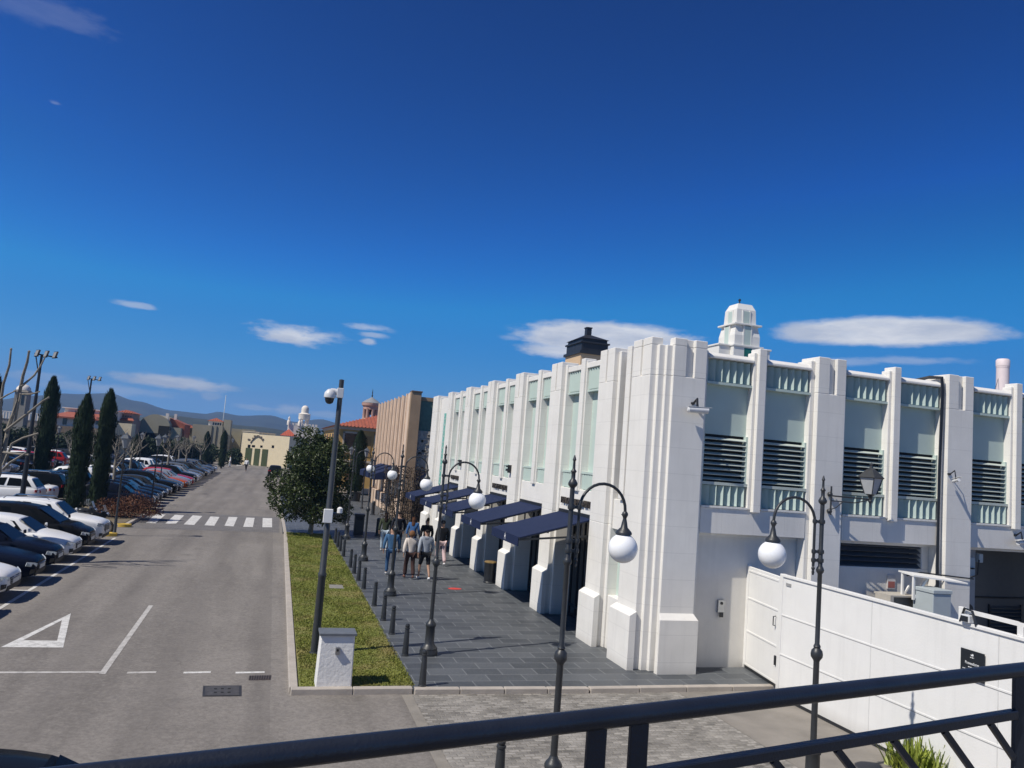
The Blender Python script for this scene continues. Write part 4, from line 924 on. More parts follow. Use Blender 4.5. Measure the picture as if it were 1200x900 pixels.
# yellow-house cypresses with planters
for (x, y, s_, lb) in ((8.05, 68.5, .85, 'cypress in a planter before the tan fluted building'),):
    dup(cy[1], (x - 1.2, y - 3, .6), 2., lb, None, (1.1, 1.1, s_ * .98))
    q = M(); q.lathe([(.42, 0), (.46, .7), (.5, .72), (.42, .74)], BLACKM, n=18); o = q.build('planter'); o.location = (x - 1.2, y - 3, 0); tag(o, 'black round planter holding the cypress before the fluted building', 'planter')
p = aty(80, 389, 520); dup(cy[1], (p.x, 74.5, 0), 1.2, 'dark cypress half hidden behind the leafy tree, against the yellow house', None, (.8, .8, .85))
# leafy evergreen on the lawn
t = thing('magnolia_tree', 'glossy dark evergreen tree with round crown at the end of the lawn', 'tree', (2.15, 42.3 - 2.3, -.02))
q = M(); rnd = random.Random(11)
q.tube([(0, 0, 0), (.03, 0, .4), (0, .02, .9), (.05, 0, 2.2), (.0, 0, 4.2)], [.13, .10, .09, .07, .02], BARK, 10)
lobes = []
for i in range(26):
    a = i * 2.4 + rnd.uniform(-.3, .3); z = .75 + (i / 25) * 3.4; rr = (1.45 if z < 2.6 else 1.45 * (1 - (z - 2.6) / 2.6)) * rnd.uniform(.55, 1.0)
    p = Vector((math.cos(a) * rr, math.sin(a) * rr, z + rnd.uniform(0, .5))); lobes.append((p, rnd.uniform(.55, .85)))
    q.tube([(0, 0, max(.5, z * .55)), (p.x * .5, p.y * .5, z * .8 + .1), tuple(p)], [.045, .03, .012], BARK, 6)
lobes += [(Vector((0, 0, 1.6)), 1.1), (Vector((0, 0, 2.6)), 1.15), (Vector((0, 0, 3.5)), .9), (Vector((-.15, 0, 4.35)), .55), (Vector((.35, .1, 4.1)), .6), (Vector((-.9, 0, 3.7)), .55), (Vector((1.0, 0, 3.5)), .5)]
q.build('trunk', t)
q = M(); pts = []
for p, r in lobes:
    for k in range(int(1150 * r * r)):
        d = Vector((rnd.gauss(0, 1), rnd.gauss(0, 1), rnd.gauss(0, 1))).normalized() * r * (.55 + .5 * rnd.random() ** .6); d.z *= .85
        pp = p + d
        if pp.z > .62 + rnd.uniform(-.15, .1): pts.append(pp)
random.seed(21); leaves(q, pts, .15, MAGL, .55); q.build('crown', t); t.scale = (1.1, 1.1, 1.03)
# brown dry shrub on the island
pb = G(157, 612); t = thing('dry_shrub', 'rounded reddish brown dry shrub on the kerbed island by the zebra crossing', 'shrub', (pb.x - .25, 43.2, ZR + .14))
q = M(); pts = []
for (cx_, cy_, r) in ((-.9, -.3, .75), (0, .0, 1.0), (.55, .9, .85), (-.2, 1.2, .8), (-1.3, .5, .7), (.0, .3, 1.25)):
    for k in range(900):
        d = Vector((rnd.gauss(0, 1), rnd.gauss(0, 1), abs(rnd.gauss(0, 1)))).normalized() * r * (.5 + .55 * rnd.random()); pts.append(Vector((cx_, cy_, .12)) + Vector((d.x, d.y, d.z * 1.1)))
leaves(q, pts, .10, DRYL, .45); q.build('foliage', t)
q = M()
for i in range(10): q.tube([(rnd.uniform(-.7, .5), rnd.uniform(-.5, 2.5), 0), (rnd.uniform(-.9, .8), rnd.uniform(-.5, 2.5), .7)], [.02, .008], BARKD, 5)
q.build('stems', t)

# bare pollarded plane trees
def limb(q, pts, r0, r1, n=7):
    k = len(pts); q.tube(pts, [r0 + (r1 - r0) * i / (k - 1) for i in range(k)], BARK, n)
    q.ball(pts[-1], r1 * 1.35, BARK, 8)
YT = 28.5
def tp(x, y, d=0.): p = aty(YT + d, x, y); return (p.x, p.y, p.z)
b_ = aty(YT, 2, 560)
t = thing('plane_tree', 'large bare pollarded plane tree with pale limbs at the left edge', 'tree', (b_.x - .62, YT, ZR))
def offs(P): return [tuple(Vector(p) - Vector(t.location)) for p in P]
q = M(); base_ = tuple(t.location)
q.tube(offs([base_, (b_.x - .5, YT, 1.5), tp(-3, 555), tp(-1, 510), tp(0, 470)]), [.17, .14, .12, .09, .06], BARK, 10); q.build('trunk', t)
q = M()
for P, r0, r1 in (([tp(2, 545), tp(10, 500, .3), tp(21, 470, .3), tp(27, 440, .2), tp(32, 424, .1), tp(34, 412)], .075, .035), ([tp(5, 505, .2), tp(17, 497, .2), tp(24, 462, .2)], .05, .03), ([tp(25, 453, .2), tp(40, 440, .4), tp(48, 428, .5), tp(53, 418, .6)], .04, .022),
                  ([tp(6, 505, -.2), tp(25, 490, -.4), tp(38, 480, -.5), tp(50, 470, -.6), tp(57, 466, -.6)], .05, .03), ([tp(26, 462), tp(36, 462, -.2), tp(46, 459, -.3)], .03, .022), ([tp(1, 470), tp(4, 450), tp(11, 428, -.2), tp(13, 409, -.2)], .05, .03), ([tp(0, 468), tp(8, 463, -.5), tp(18, 458, -.8)], .03, .02),
                  ([tp(4, 545, -.3), tp(14, 520, -.3), tp(27, 513, -.4), tp(44, 508, -.6)], .05, .028), ([tp(4, 530, -.5), tp(20, 532, -.7), tp(33, 533, -.8)], .045, .03), ([tp(4, 550, -.6), tp(12, 542, -.8), tp(30, 531, -1.)], .05, .03), ([tp(1, 480), tp(-8, 450), tp(-3, 420)], .05, .03)):
    limb(q, offs(P), r0 * .95, r1 * .95)
q.build('limbs', t)
def small_plane(seed, H=5.4):
    rnd = random.Random(seed); t = thing('plane_tree', None, None, (0, 0, 0)); q = M()
    q.tube([(0, 0, 0), (.05, 0, 1.2), (.02, .05, 2.4), (.0, 0, 3.0)], [.13, .10, .09, .08], BARK, 8); q.build('trunk', t)
    q = M()
    for i in range(7):
        a = i * .9 + rnd.uniform(-.3, .3); s = Vector((0, 0, 2.6 + rnd.uniform(-.5, .4))); pts = [s]; d = Vector((math.cos(a), math.sin(a), rnd.uniform(.5, 1.3))).normalized(); l = rnd.uniform(.35, .5)
        for j in range(4): pts.append(pts[-1] + d * l); d = (d + Vector((rnd.uniform(-.5, .5), rnd.uniform(-.5, .5), rnd.uniform(-.05, .6)))).normalized()
        limb(q, pts, .045, .02, 6)
        for j in (0, 1, 2, 0, 1, 3):
            e = pts[-1 - j] + Vector((rnd.uniform(-.5, .5), rnd.uniform(-.5, .5), rnd.uniform(.3, .8))); q.tube([pts[-1 - j], e], [.014, .005], BARK, 5)
    q.build('limbs', t); return t
sp = [small_plane(4), small_plane(9)]
PT = [(110, 60, 'bare plane tree right of the centre cypress, over white cars'), (134, 52, 'bare plane tree just right of the right cypress'), (152, 66, 'bare plane tree before the arched gable, left of the lanterns'), (195, 78, 'pale bare plane tree in front of the arcade, left of the far cars'), (80, 74, 'bare plane tree between the left and centre cypresses'), (215, 92, 'bare plane tree before the blank tan wall, left one'), (232, 100, 'bare plane tree before the blank tan wall, right one'), (38, 66, 'bare plane tree behind the floodlight mast'), (207, 110, 'thin bare plane tree far back by the blank wall')]
for i, (px, Y, lb) in enumerate(PT):
    p = aty(Y, px, 560); o = sp[i % 2]; lb2 = lb
    if i < 2: o.location = (p.x, Y, ZR); o.rotation_euler = (0, 0, i * 1.7); tag(o, lb2, 'tree', 'bare plane trees in the car park'); o['category'] = 'tree'
    else: dup(sp[i % 2], (p.x, Y, ZR), i * 1.1, lb2, None, (1, 1, .92 + .03 * (i % 4)))

# ------------------------------------------------------------------ lantern posts and flood masts of the car park
def lantern_post():
    t = thing('lantern_post', None, 'street lamp', (0, 0, 0)); q = M()
    q.lathe([(.12, 0), (.12, .1), (.07, .16), (.06, .8), (.045, .86), (.035, 3.5), (.05, 3.52), (.03, 3.56), (.03, 3.75)], LAMPM, n=10); q.build('post', t)
    q = M(); q.lathe([(.08, 3.74), (.19, 4.16)], mat('lantern_pane', (.26, .27, .28), .3), n=6); q.build('lantern_glass', t)
    q = M(); q.lathe([(.24, 4.16), (.24, 4.18), (.12, 4.32), (.04, 4.36), (.01, 4.45)], mat('lantern_roof', (.13, .14, .15), .4, .4), n=6); q.lathe([(.05, 3.7), (.09, 3.75)], LAMPM, n=6); q.build('lantern_cap', t)
    return t
lp0 = lantern_post(); LG = 'lantern posts of the car park'
p1 = [(-6.15, 36.9, 'lantern post on the yellow-ended kerb by the motorbikes'), (-6.4, 48.7, 'lantern post just past the zebra crossing among dark cars')]
for px, Y, lb in ((161, 78, 'lantern post left of the pale plane tree'), (188, 64, 'lantern post in front of the arched gable, over a black car'), (203, 84, 'lantern post right of the dark arcade'), (62, 80, 'lantern post between the two left cypresses'), (222, 104, 'distant lantern post before the blank tan wall'), (268, 126, 'lantern post by the far corner of the blank wall')):
    p = aty(Y, px, 560); p1.append((p.x, Y, lb))
for i, (x, y, lb) in enumerate(p1):
    o = lp0 if i == 0 else dup(lp0); o.location = (x, y, ZR); tag(o, lb, 'street lamp', LG)
for px, Y, lb in ((409, 64, 'left grey lantern post before the yellow house'), (427, 58, 'right grey lantern post by the cypress planter'), (398, 70, 'grey lantern post peeping out behind the leafy tree')):
    p = aty(Y, px, 560); dup(lp0, (p.x, Y, 0), 0, lb, LG, 1.02)
def flood_mast(label, bx, by, tx, ty, Y, n=3):
    b = aty(Y, bx, by); b.z = ZR; T = aty(Y, tx, ty); t = thing('flood_mast', label, 'floodlight mast', (b.x, b.y, ZR)); H = T.z - ZR
    q = M(); q.lathe([(.16, 0), (.13, 1.), (.06, H)], BLACKM, n=10); q.build('mast', t)
    q = M(); q.tube([(-.35, 0, H), (.75, 0, H - .10)], .035, BLACKM, 8); q.tube([(0, 0, H - 1.2), (-.3, 0, H)], .03, BLACKM, 6); q.build('cross_arm', t)
    for i in range(n):
        x = -.22 + i * .42; q = M(); q.extr([(x - .13, -.06, H - .16), (x + .05, -.12, H - .14), (x + .13, -.12, H + .22), (x - .05, -.06, H + .20)], (0, .2, 0), BLACKM); f = q.build('floodlight', t)
        q = M(); q.extr([(x - .10, -.135, H - .13), (x + .03, -.165, H - .115), (x + .10, -.165, H + .19), (x - .03, -.135, H + .17)], (0, .03, 0), mat('flood_lens', (.45, .44, .41), .2)); q.build('lens', f)
flood_mast('nearer floodlight mast with three lamps behind the bare plane tree', 29, 560, 48, 415, 46)
flood_mast('farther floodlight mast with small lamps above the centre cypress', 92, 560, 112, 444, 72)

# ------------------------------------------------------------------ cars
def paint(name, col, metal=.0): return mat('paint_' + name, col, .24, metal, var=0, spec=.22 if max(col) > .1 else .10, coat=.0)
PAINTS = {'white': paint('white', (.78, .78, .77)), 'black': paint('black', (.010, .011, .013)), 'dark blue': paint('navy', (.008, .011, .022)), 'dark grey': paint('dgrey', (.045, .048, .052), .3),
          'silver': paint('silver', (.42, .44, .46), .5), 'grey': paint('grey', (.16, .17, .18), .4), 'red': paint('red', (.34, .018, .016)), 'blue': paint('blue', (.03, .075, .20)), 'orange': paint('orange', (.42, .09, .02)), 'beige': paint('beige', (.42, .38, .31), .3)}
CGL = mat('car_glass', (.008, .010, .012), .06, var=0, spec=.13)
for k_, p_ in list(PAINTS.items()) + [('glass', CGL)]:
    if k_ in ('black', 'dark blue', 'dark grey', 'glass'): p_.node_tree.nodes['Principled BSDF'].inputs['IOR'].default_value = 1.22
CBL = mat('car_plastic', (.014, .015, .016), .55, var=.1)
TYRE = mat('tyre_rubber', (.018, .018, .018), .85, var=.1)
RIM = mat('alloy_rim', (.40, .41, .42), .35, .7, var=.05)
HEAD = mat('headlight_glass', (.50, .54, .58), .08, .3, var=.3, scale=20)
TAIL = mat('tail_light_red', (.32, .015, .015), .15, var=0)
PLATE = mat('number_plate', (.66, .67, .66), .4, var=0)
CHROME = mat('chrome', (.6, .61, .62), .15, 1., var=0)
# type: length, width, height, belt, bonnet(z at windscreen), nose z, deck z, xs: windscreen base, roof front, roof rear, rear base (from the centre), wheel r
TYPES = {'hatchback': (4.1, 1.78, 1.47, .95, .97, .74, .97, .92, .28, -1.45, -1.93, .31),
         'saloon': (4.6, 1.82, 1.44, .94, .97, .72, 1.02, .95, .20, -1.05, -1.85, .32),
         'SUV': (4.5, 1.86, 1.66, 1.05, 1.10, .90, 1.08, 1.0, .42, -1.75, -2.12, .36),
         'estate car': (4.6, 1.82, 1.49, .96, .98, .73, 1.0, .95, .25, -1.75, -2.17, .32),
         'people carrier': (4.5, 1.84, 1.66, 1.02, 1.05, .82, 1.04, 1.35, .45, -1.85, -2.13, .33)}
def bool_cut(o, cut):
    md = o.modifiers.new('b', 'BOOLEAN'); md.operation = 'DIFFERENCE'; md.object = cut; md.solver = 'EXACT'
    dg = bpy.context.evaluated_depsgraph_get(); me = bpy.data.meshes.new_from_object(o.evaluated_get(dg))
    o.modifiers.clear(); old = o.data; o.data = me; bpy.data.meshes.remove(old)
    bpy.data.objects.remove(cut)
def make_car(kind):
    Lc, W, H, belt, bon, nose, deck, wb_, rf_, rr_, br_, wr = TYPES[kind]
    t = thing('parked_car', None, None); h = W / 2; a = Lc / 2; zb = .20
    P = PAINTS['white']; ax = (a - .86, -a + .80)
    # lower body: cross sections along x
    ST = [(-a, .70, .42, deck - .20), (-a + .04, .83, .32, deck - .07), (-a + .18, .93, .26, deck - .01), (-a + .55, .985, zb, deck), (-1.0, 1, zb, deck - .01), (-.3, 1, zb, belt), (.4, 1, zb, belt), (wb_ - .1, .995, zb, bon),
          (wb_ + .35, .985, zb, bon - (bon - nose) * .28), (a - .45, .95, zb, nose + .07), (a - .16, .86, .22, nose), (a - .04, .76, .26, nose - .09), (a, .62, .34, nose - .2)]
    bm = bmesh.new(); rings = []
    for (x, wf, z0, z1) in ST:
        w_ = h * wf; zc = z0 + (z1 - z0) * .52
        half = [(0, z0), (w_ * .80, z0 + .005), (w_ * .95, z0 + .07), (w_ * 1.0, zc - .08), (w_ * 1.0, zc + .08), (w_ * .965, z1 - .10), (w_ * .90, z1 - .025), (w_ * .55, z1 + .022), (0, z1 + .035)]
        pts = [(x, y, z) for y, z in half] + [(x, -y, z) for y, z in half[-2:0:-1]]
        rings.append([bm.verts.new(p) for p in pts])
    n = len(rings[0])
    for r0, r1 in zip(rings, rings[1:]):
        for i in range(n): bm.faces.new((r0[i], r0[(i + 1) % n], r1[(i + 1) % n], r1[i]))
    bm.faces.new(rings[0]); bm.faces.new(rings[-1][::-1])
    bmesh.ops.recalc_face_normals(bm, faces=bm.faces); bmesh.ops.subdivide_edges(bm, edges=[], cuts=0)
    me = bpy.data.meshes.new('body'); bm.to_mesh(me); bm.free(); me.materials.append(P); me.materials.append(CBL)
    o = bpy.data.objects.new('body', me); COL.objects.link(o)
    sd_ = o.modifiers.new('s', 'SUBSURF'); sd_.levels = 2; sd_.render_levels = 2
    dg = bpy.context.evaluated_depsgraph_get(); m2 = bpy.data.meshes.new_from_object(o.evaluated_get(dg)); o.modifiers.clear(); o.data = m2
    c = M()
    for x in ax:
        for s in (-1, 1): c.tube([(x, s * (h - .24), wr + .0), (x, s * (h + .2), wr + .0)], wr + .055, CBL, 28)
    cu = c.build('cut'); 
    cu.data.materials.clear(); cu.data.materials.append(P); cu.data.materials.append(CBL)
    for p in cu.data.polygons: p.material_index = 1
    bool_cut(o, cu)
    # cabin
    g_ = M(); wbz = h * .90; wtz = h * .70; z0 = belt - .06
    low = [(wb_, bon - .03), (wb_ - .25, belt), (-1.0, deck - .02) if br_ < -1.2 else (-.8, deck), (br_, deck - .02)]
    def sect(x0, x1): return None
    ribs = []   # (x base, x top)
    K = 9
    for i in range(K + 1):
        u = i / K; xb = wb_ + (br_ - wb_) * u; xt = rf_ + (rr_ - rf_) * u
        crown = H - .10 * (2 * u - 1) ** 2 * (1.0 if u < .5 else .9)
        zb_ = (bon - .05) * (1 - u) + (deck - .05) * u
        narrow = 1 - .10 * (2 * u - 1) ** 4
        ribs.append((xb, xt, zb_, crown, narrow))
    vs = []; 
    for (xb, xt, zb_, zt, nr) in ribs:
        half = [(wbz * nr, zb_, xb), (wbz * nr * .995, zb_ + .06, xb + (xt - xb) * .12), ((wtz + .03) * nr, zt - .10, xb + (xt - xb) * .90), (wtz * nr * .93, zt - .035, xt), (wtz * nr * .5, zt - .004, xt), (0, zt, xt)]
        vs += [(x, y, z) for y, z, x in half] + [(x, -y, z) for y, z, x in half[-2::-1]]
    n = 11; fs = []
    for i in range(K):
        for j in range(n - 1): fs.append((i * n + j, i * n + j + 1, (i + 1) * n + j + 1, (i + 1) * n + j))
    fs.append(tuple(range(n))); fs.append(tuple(range(K * n, K * n + n))[::-1])
    g_.add(vs, [f[::-1] for f in fs], P, True)
    bo = g_.build('cabin', sharp=50)
    dg = bpy.context.evaluated_depsgraph_get()
    bm = bmesh.new(); bm.from_mesh(o.data); bm.from_mesh(bo.data); bmesh.ops.recalc_face_normals(bm, faces=[f for f in bm.faces])
    for f in bm.faces: f.smooth = True
    for e in bm.edges:
        if len(e.link_faces) == 2 and e.calc_face_angle(0) > R(38): e.smooth = False
    bm.to_mesh(o.data); bm.free(); bpy.data.objects.remove(bo)
    o.name = 'body'; o.parent = t
    o.material_slots[0].link = 'OBJECT'; o.material_slots[0].material = P
    # glass
    def rib(u, v, side=1, off=.012):      # v 0 bottom .. 1 top of the side glass
        xb = wb_ + (br_ - wb_) * u; xt = rf_ + (rr_ - rf_) * u; zt = H - .10 * (2 * u - 1) ** 2; zb_ = (bon - .05) * (1 - u) + (deck - .05) * u; nr = 1 - .10 * (2 * u - 1) ** 4
        p0_ = Vector((xb + (xt - xb) * .12, wbz * nr * .995, zb_ + .06)); p1_ = Vector((xb + (xt - xb) * .90, (wtz + .03) * nr, zt - .10)); p = p0_.lerp(p1_, v)
        return (p.x, side * (p.y + off), p.z + off * .3)
    u_b = .52
    for s in (-1, 1):
        q = M()
        for (ua, ub) in ((.09, u_b - .025), (u_b + .02, .78), (.81, .93)):
            pts = [rib(ua + .035 * (1 if ua < .1 else 0), .06, s), rib(ub, .06, s), rib(ub - (.03 if ub > .9 else 0), .95, s), rib(ua, .95, s)]
            q.extr(pts, (0, s * -.01, 0), CGL)
        q.build('side_window', t)
    q = M(); d = Vector((rf_ - wb_, 0, H - .10 - bon)); nrm = Vector((d.z, 0, -d.x)).normalized() * .014
    b0 = Vector((wb_, 0, bon - .05)); t0 = Vector((rf_, 0, H - .10)); 
    def ws(v, yw): p = b0.lerp(t0, v) + nrm; return (p.x, yw, p.z)
    q.extr([ws(.10, wbz * .80), ws(.10, -wbz * .80), ws(.93, -wtz * .80), ws(.93, wtz * .80)], nrm * -.5, CGL); q.build('windscreen', t)
    b0 = Vector((br_, 0, deck - .05)); t0 = Vector((rr_, 0, H - .10)); nrm = Vector((-(t0.z - b0.z), 0, (t0.x - b0.x))).normalized() * .014
    q = M(); q.extr([ws(.15, wbz * .76), ws(.15, -wbz * .76), ws(.88, -wtz * .76), ws(.88, wtz * .76)], nrm * -.5, CGL); q.build('rear_window', t)
    # lights, grille, plates
    zn = nose
    for s in (-1, 1):
        q = M(); q.extr([(a - .20, s * h * .88, zn - .05), (a - .07, s * h * .62, zn - .09), (a - .02, s * h * .50, zn - .13), (a - .02, s * h * .52, zn - .21), (a - .09, s * h * .74, zn - .20), (a - .22, s * h * .92, zn - .15)], (.02, s * .012, .012), HEAD); q.build('headlight', t)
        q = M(); q.extr([(-a + .02, s * h * .60, deck - .14), (-a + .20, s * h * .94, deck - .10), (-a + .20, s * h * .965, deck - .24), (-a + .0, s * h * .62, deck - .27)], (-.03, s * .012, .0), TAIL); q.build('tail_light', t)
        q = M(); x = wb_ - .16; m0, m1 = s * (h - .05), s * (h + .12); zz_ = bon + .02
        q.extr([(x + .05, m0 + s * .05, zz_), (x - .03, m0 + s * .05, zz_), (x - .03, m1, zz_ + .01), (x + .03, m1, zz_ + .01)], (-.01, 0, .105), P); q.bar((x, m0, zz_ + .01), (x, m0 + s * .06, zz_ + .03), .05, .03, CBL)
        mr_ = q.build('mirror', t, bevel=.012); mr_.material_slots[0].link = 'OBJECT'; mr_.material_slots[0].material = P
    q = M(); gw = .42 if kind != 'SUV' else .48; gh = .17 if kind != 'SUV' else .24
    q.extr([(a - .035, h * gw, zn - .13), (a - .035, -h * gw, zn - .13), (a + .0, -h * gw * .9, zn - .13 - gh), (a + .0, h * gw * .9, zn - .13 - gh)], (.018, 0, 0), CBL)
    for i in range(3): q.box(a - .02, a + .026, -h * gw * .92, h * gw * .92, zn - .16 - i * gh / 3.2, zn - .148 - i * gh / 3.2, CHROME)
    q.build('grille', t)
    q = M(); q.extr([(a - .03, h * .62, .40), (a - .03, -h * .62, .40), (a - .045, -h * .58, .27), (a - .045, h * .58, .27)], (.035, 0, 0), CBL)
    for s in (-1, 1): q.extr([(a - .10, s * h * .84, .47), (a - .03, s * h * .66, .46), (a - .03, s * h * .66, .36), (a - .11, s * h * .82, .33)], (.016, s * .012, 0), CBL)
    q.build('air_intake', t)
    q = M(); q.box(a + .018, a + .03, -.26, .26, .43, .54, PLATE); q.build('number_plate', t)
    q = M(); q.box(-a - .012, -a + .01, -.26, .26, .60, .71, PLATE); q.build('number_plate', t)
    for s in (-1, 1):
        if kind in ('SUV', 'estate car'): q = M(); q.tube([(rf_ - .2, s * wtz * .86, H - .03), (rf_ - .3, s * wtz * .84, H + .04), (rr_ + .5, s * wtz * .84, H + .035), (rr_ + .4, s * wtz * .86, H - .05)], .016, CHROME, 6); q.build('roof_rail', t)
    
    w_ = M(); w_.tube([(0, -.11, 0), (0, -.08, 0), (0, .08, 0), (0, .11, 0)], [wr * .93, wr, wr, wr * .93], TYRE, 24)
    for i, x in enumerate(ax):
        for s in (-1, 1):
            ob = w_.build('wheel') if (i == 0 and s == -1) else wh0.copy()
            if i == 0 and s == -1: 
                wh0 = ob
                r_ = M(); r_.tube([(0, -.118, 0), (0, -.108, 0), (0, -.10, 0)], [wr * .20, wr * .66, wr * .70], RIM, 20)
                for k in range(5):
                    th = k * 2 * PI / 5; r_.bar((wr * .15 * math.cos(th), -.121, wr * .15 * math.sin(th)), (wr * .66 * math.cos(th), -.115, wr * .66 * math.sin(th)), .02, .07, RIM)
                rim0 = r_.build('rim', ob)
            else:
                COL.objects.link(ob); rr = rim0.copy(); COL.objects.link(rr); rr.parent = ob
            ob.parent = t; ob.location = (x, s * (h - .135), wr - .0); ob.rotation_euler = (0, 0, 0 if s < 0 else PI)
    return t
CARS = {k: make_car(k) for k in TYPES}
used = set()
def put_car(kind, colour, x, y, rz, label, group=None, only=None):
    o = CARS[kind]
    if kind in used or only: o = dup(o, only=only)
    else: used.add(kind)
    o.location = (x, y, ZR); o.rotation_euler = (0, 0, rz); tag(o, label, 'car', group)
    for ch in o.children:
        for i, sl in enumerate(ch.material_slots):
            if sl.link == 'OBJECT': sl.material = PAINTS[colour]
    return o
GN = 'cars parked nose-out along the near left kerb'
near = [('saloon', 'black', 20.9, 'black saloon only partly in view at the lower left edge'), ('saloon', 'white', 23.2, 'white saloon with large black grille, nearest at the left edge'), ('saloon', 'dark blue', 25.55, 'dark blue saloon between the nearest white car and a dark hatchback'), ('hatchback', 'dark blue', 27.7, 'dark blue hatchback parked just in front of the white coupe-like hatchback'),
        ('hatchback', 'white', 29.95, 'white hatchback between dark cars in the nearest row'), ('people carrier', 'black', 32.2, 'tall black people carrier between white hatchback and white SUV'), ('SUV', 'white', 34.5, 'white SUV with roof rails, last of the nearest row before the motorbikes')]
for kd, co, y, lb in near:
    o = put_car(kd, co, -5.98 - TYPES[kd][0] / 2 - random.uniform(0, .15), y, R(random.uniform(-1.5, 1.5)), lb, GN)
rnd = random.Random(12)
pool = ['dark blue'] * 2 + ['black'] * 10 + ['dark grey'] * 6 + ['white'] * 9 + ['silver'] * 3 + ['grey'] * 3 + ['red']
ROWS = [(-6.35, 0, 'row along the road past the zebra crossing', 49.8, 106), (-11.55, PI, 'second row, behind the tree line', 31.2, 108), (-20.6, 0, 'third row, across the first aisle', 52, 128), (-25.8, PI, 'fourth row of the car park', 62, 128), (-36.2, 0, 'fifth row of the car park', 92, 128), (-41.4, PI, 'rearmost row of the car park', 104, 128)]
forced = {(0, 0): ('hatchback', 'dark blue'), (0, 1): ('hatchback', 'dark blue'), (0, 2): ('estate car', 'black'), (0, 3): ('saloon', 'dark blue'), (0, 4): ('hatchback', 'dark grey'), (0, 5): ('SUV', 'black'), (0, 6): ('saloon', 'dark blue'), (0, 7): ('hatchback', 'grey'), (0, 8): ('saloon', 'orange'), (0, 9): ('hatchback', 'silver'), (0, 10): ('estate car', 'red'), (0, 11): ('SUV', 'black'), (0, 12): ('saloon', 'white'), (0, 14): ('SUV', 'grey'), (0, 15): ('estate car', 'black'),
          (1, 0): ('estate car', 'white'), (1, 1): ('SUV', 'dark blue'), (1, 2): ('saloon', 'white'), (1, 3): ('hatchback', 'black'), (1, 4): ('saloon', 'dark grey'), (1, 7): ('SUV', 'white'), (1, 8): ('saloon', 'white')}
FARP = ('body', 'side_window', 'windscreen', 'rear_window', 'wheel', 'headlight', 'tail_light', 'grille', 'number_plate')
for ri, (nx, rz, rname, y0, y1) in enumerate(ROWS):
    y = y0; k = 0; cnt = 0
    while y < y1:
        skip = (ri == 1 and 41.5 < y < 46.5) or (rnd.random() < .05 and (ri, k) not in forced)
        if not skip:
            kd, co = forced.get((ri, k), (rnd.choice(['hatchback', 'hatchback', 'saloon', 'SUV', 'SUV', 'estate car', 'people carrier']), rnd.choice(pool)))
            Lc = TYPES[kd][0]; flip = rz if rnd.random() > .3 or ri < 2 else rz + PI
            x = nx + (-Lc / 2 if rz == 0 else -Lc / 2)
            put_car(kd, co, x - rnd.uniform(0, .25), y + rnd.uniform(-.08, .08), flip + R(rnd.uniform(-1.5, 1.5)), f'{co} {kd}, {ORD[cnt] if cnt < 30 else str(cnt + 1) + "th"} car in the {rname}', 'cars of the ' + rname, FARP if y > 70 or ri > 1 else None)
            cnt += 1
        y += 2.38; k += 1
# black car beyond the crossing on the right of the road, and the one under the terrace
p = G(316, 558); put_car('hatchback', 'black', p.x + .6, p.y, PI / 2, 'black hatchback parked at the right kerb far down the road')
p = gz(88, 888.5, 1.56); put_car('people carrier', 'black', p.x - .70, p.y - .10, R(3), 'black people carrier right below the railing, only its roof in view', None)
p = G(356, 607); put_car('saloon', 'white', 2.3, 58.5, PI / 2, 'white saloon behind the leafy tree in the side street')
for kd in TYPES:
    if kd not in used:
        for ch in list(CARS[kd].children_recursive) + [CARS[kd]]: bpy.data.objects.remove(ch)

# ------------------------------------------------------------------ motorbikes
def motorbike(label, x, y, rz, col):
    t = thing('motorbike', label, 'motorbike', (x, y, ZR), rz)
    for wx in (-.68, .68):
        q = M(); pts = [(wx + .27 * math.cos(a), 0, .31 + .27 * math.sin(a)) for a in [2 * PI * i / 24 for i in range(25)]]; q.tube(pts, .055, TYRE, 8, False); 
        q.tube([(wx, -.03, .31), (wx, .03, .31)], [.2, .2], SILVER, 16); q.build('wheel', t)
    q = M(); q.tube([(.68, .09, .31), (.52, .09, .75), (.42, .07, 1.0)], .025, SILVER, 8); q.tube([(.68, -.09, .31), (.52, -.09, .75), (.42, -.07, 1.0)], .025, SILVER, 8); q.tube([(-.68, .08, .31), (-.2, .1, .38)], .03, CBL, 8); q.tube([(-.68, -.08, .31), (-.2, -.1, .38)], .03, CBL, 8); q.build('fork', t)
    q = M(); q.box(-.28, .26, -.16, .16, .25, .58, CBL); q.tube([(-.1, -.2, .25), (-.75, -.22, .42)], [.04, .06], SILVER, 10); q.build('engine', t, bevel=.04)
    q = M(); q.ball((.12, 0, .78), .19, col, 14, 1.6, .9, .85); q.extr([(.35, -.16, .55), (.72, -.12, .82), (.55, -.12, 1.0), (.3, -.15, .85)], (0, .3, 0), col); q.extr([(-.3, -.1, .74), (-.85, -.08, .92), (-.8, -.08, .82), (-.3, -.1, .62)], (0, .18, 0), col); q.build('fairing', t, bevel=.02)
    q = M(); q.extr([(-.02, -.13, .80), (-.35, -.13, .80), (-.8, -.1, .92), (-.82, -.1, .96), (-.35, -.13, .88), (-.02, -.13, .86)], (0, .24, 0), CBL); q.build('seat', t, bevel=.02)
    q = M(); q.tube([(.40, .36, 1.02), (.42, .15, 1.05), (.42, -.15, 1.05), (.40, -.36, 1.02)], .016, CBL, 8); q.build('handlebar', t)
    q = M(); q.extr([(.60, -.12, .98), (.48, -.12, 1.25), (.48, .12, 1.25), (.60, .12, .98)], (-.01, 0, 0), mat('screen', (.25, .28, .3), .1, var=0)); q.build('wind_screen', t)
    q = M(); q.ball((.66, 0, .88), .075, HEAD, 12); q.build('headlight', t)
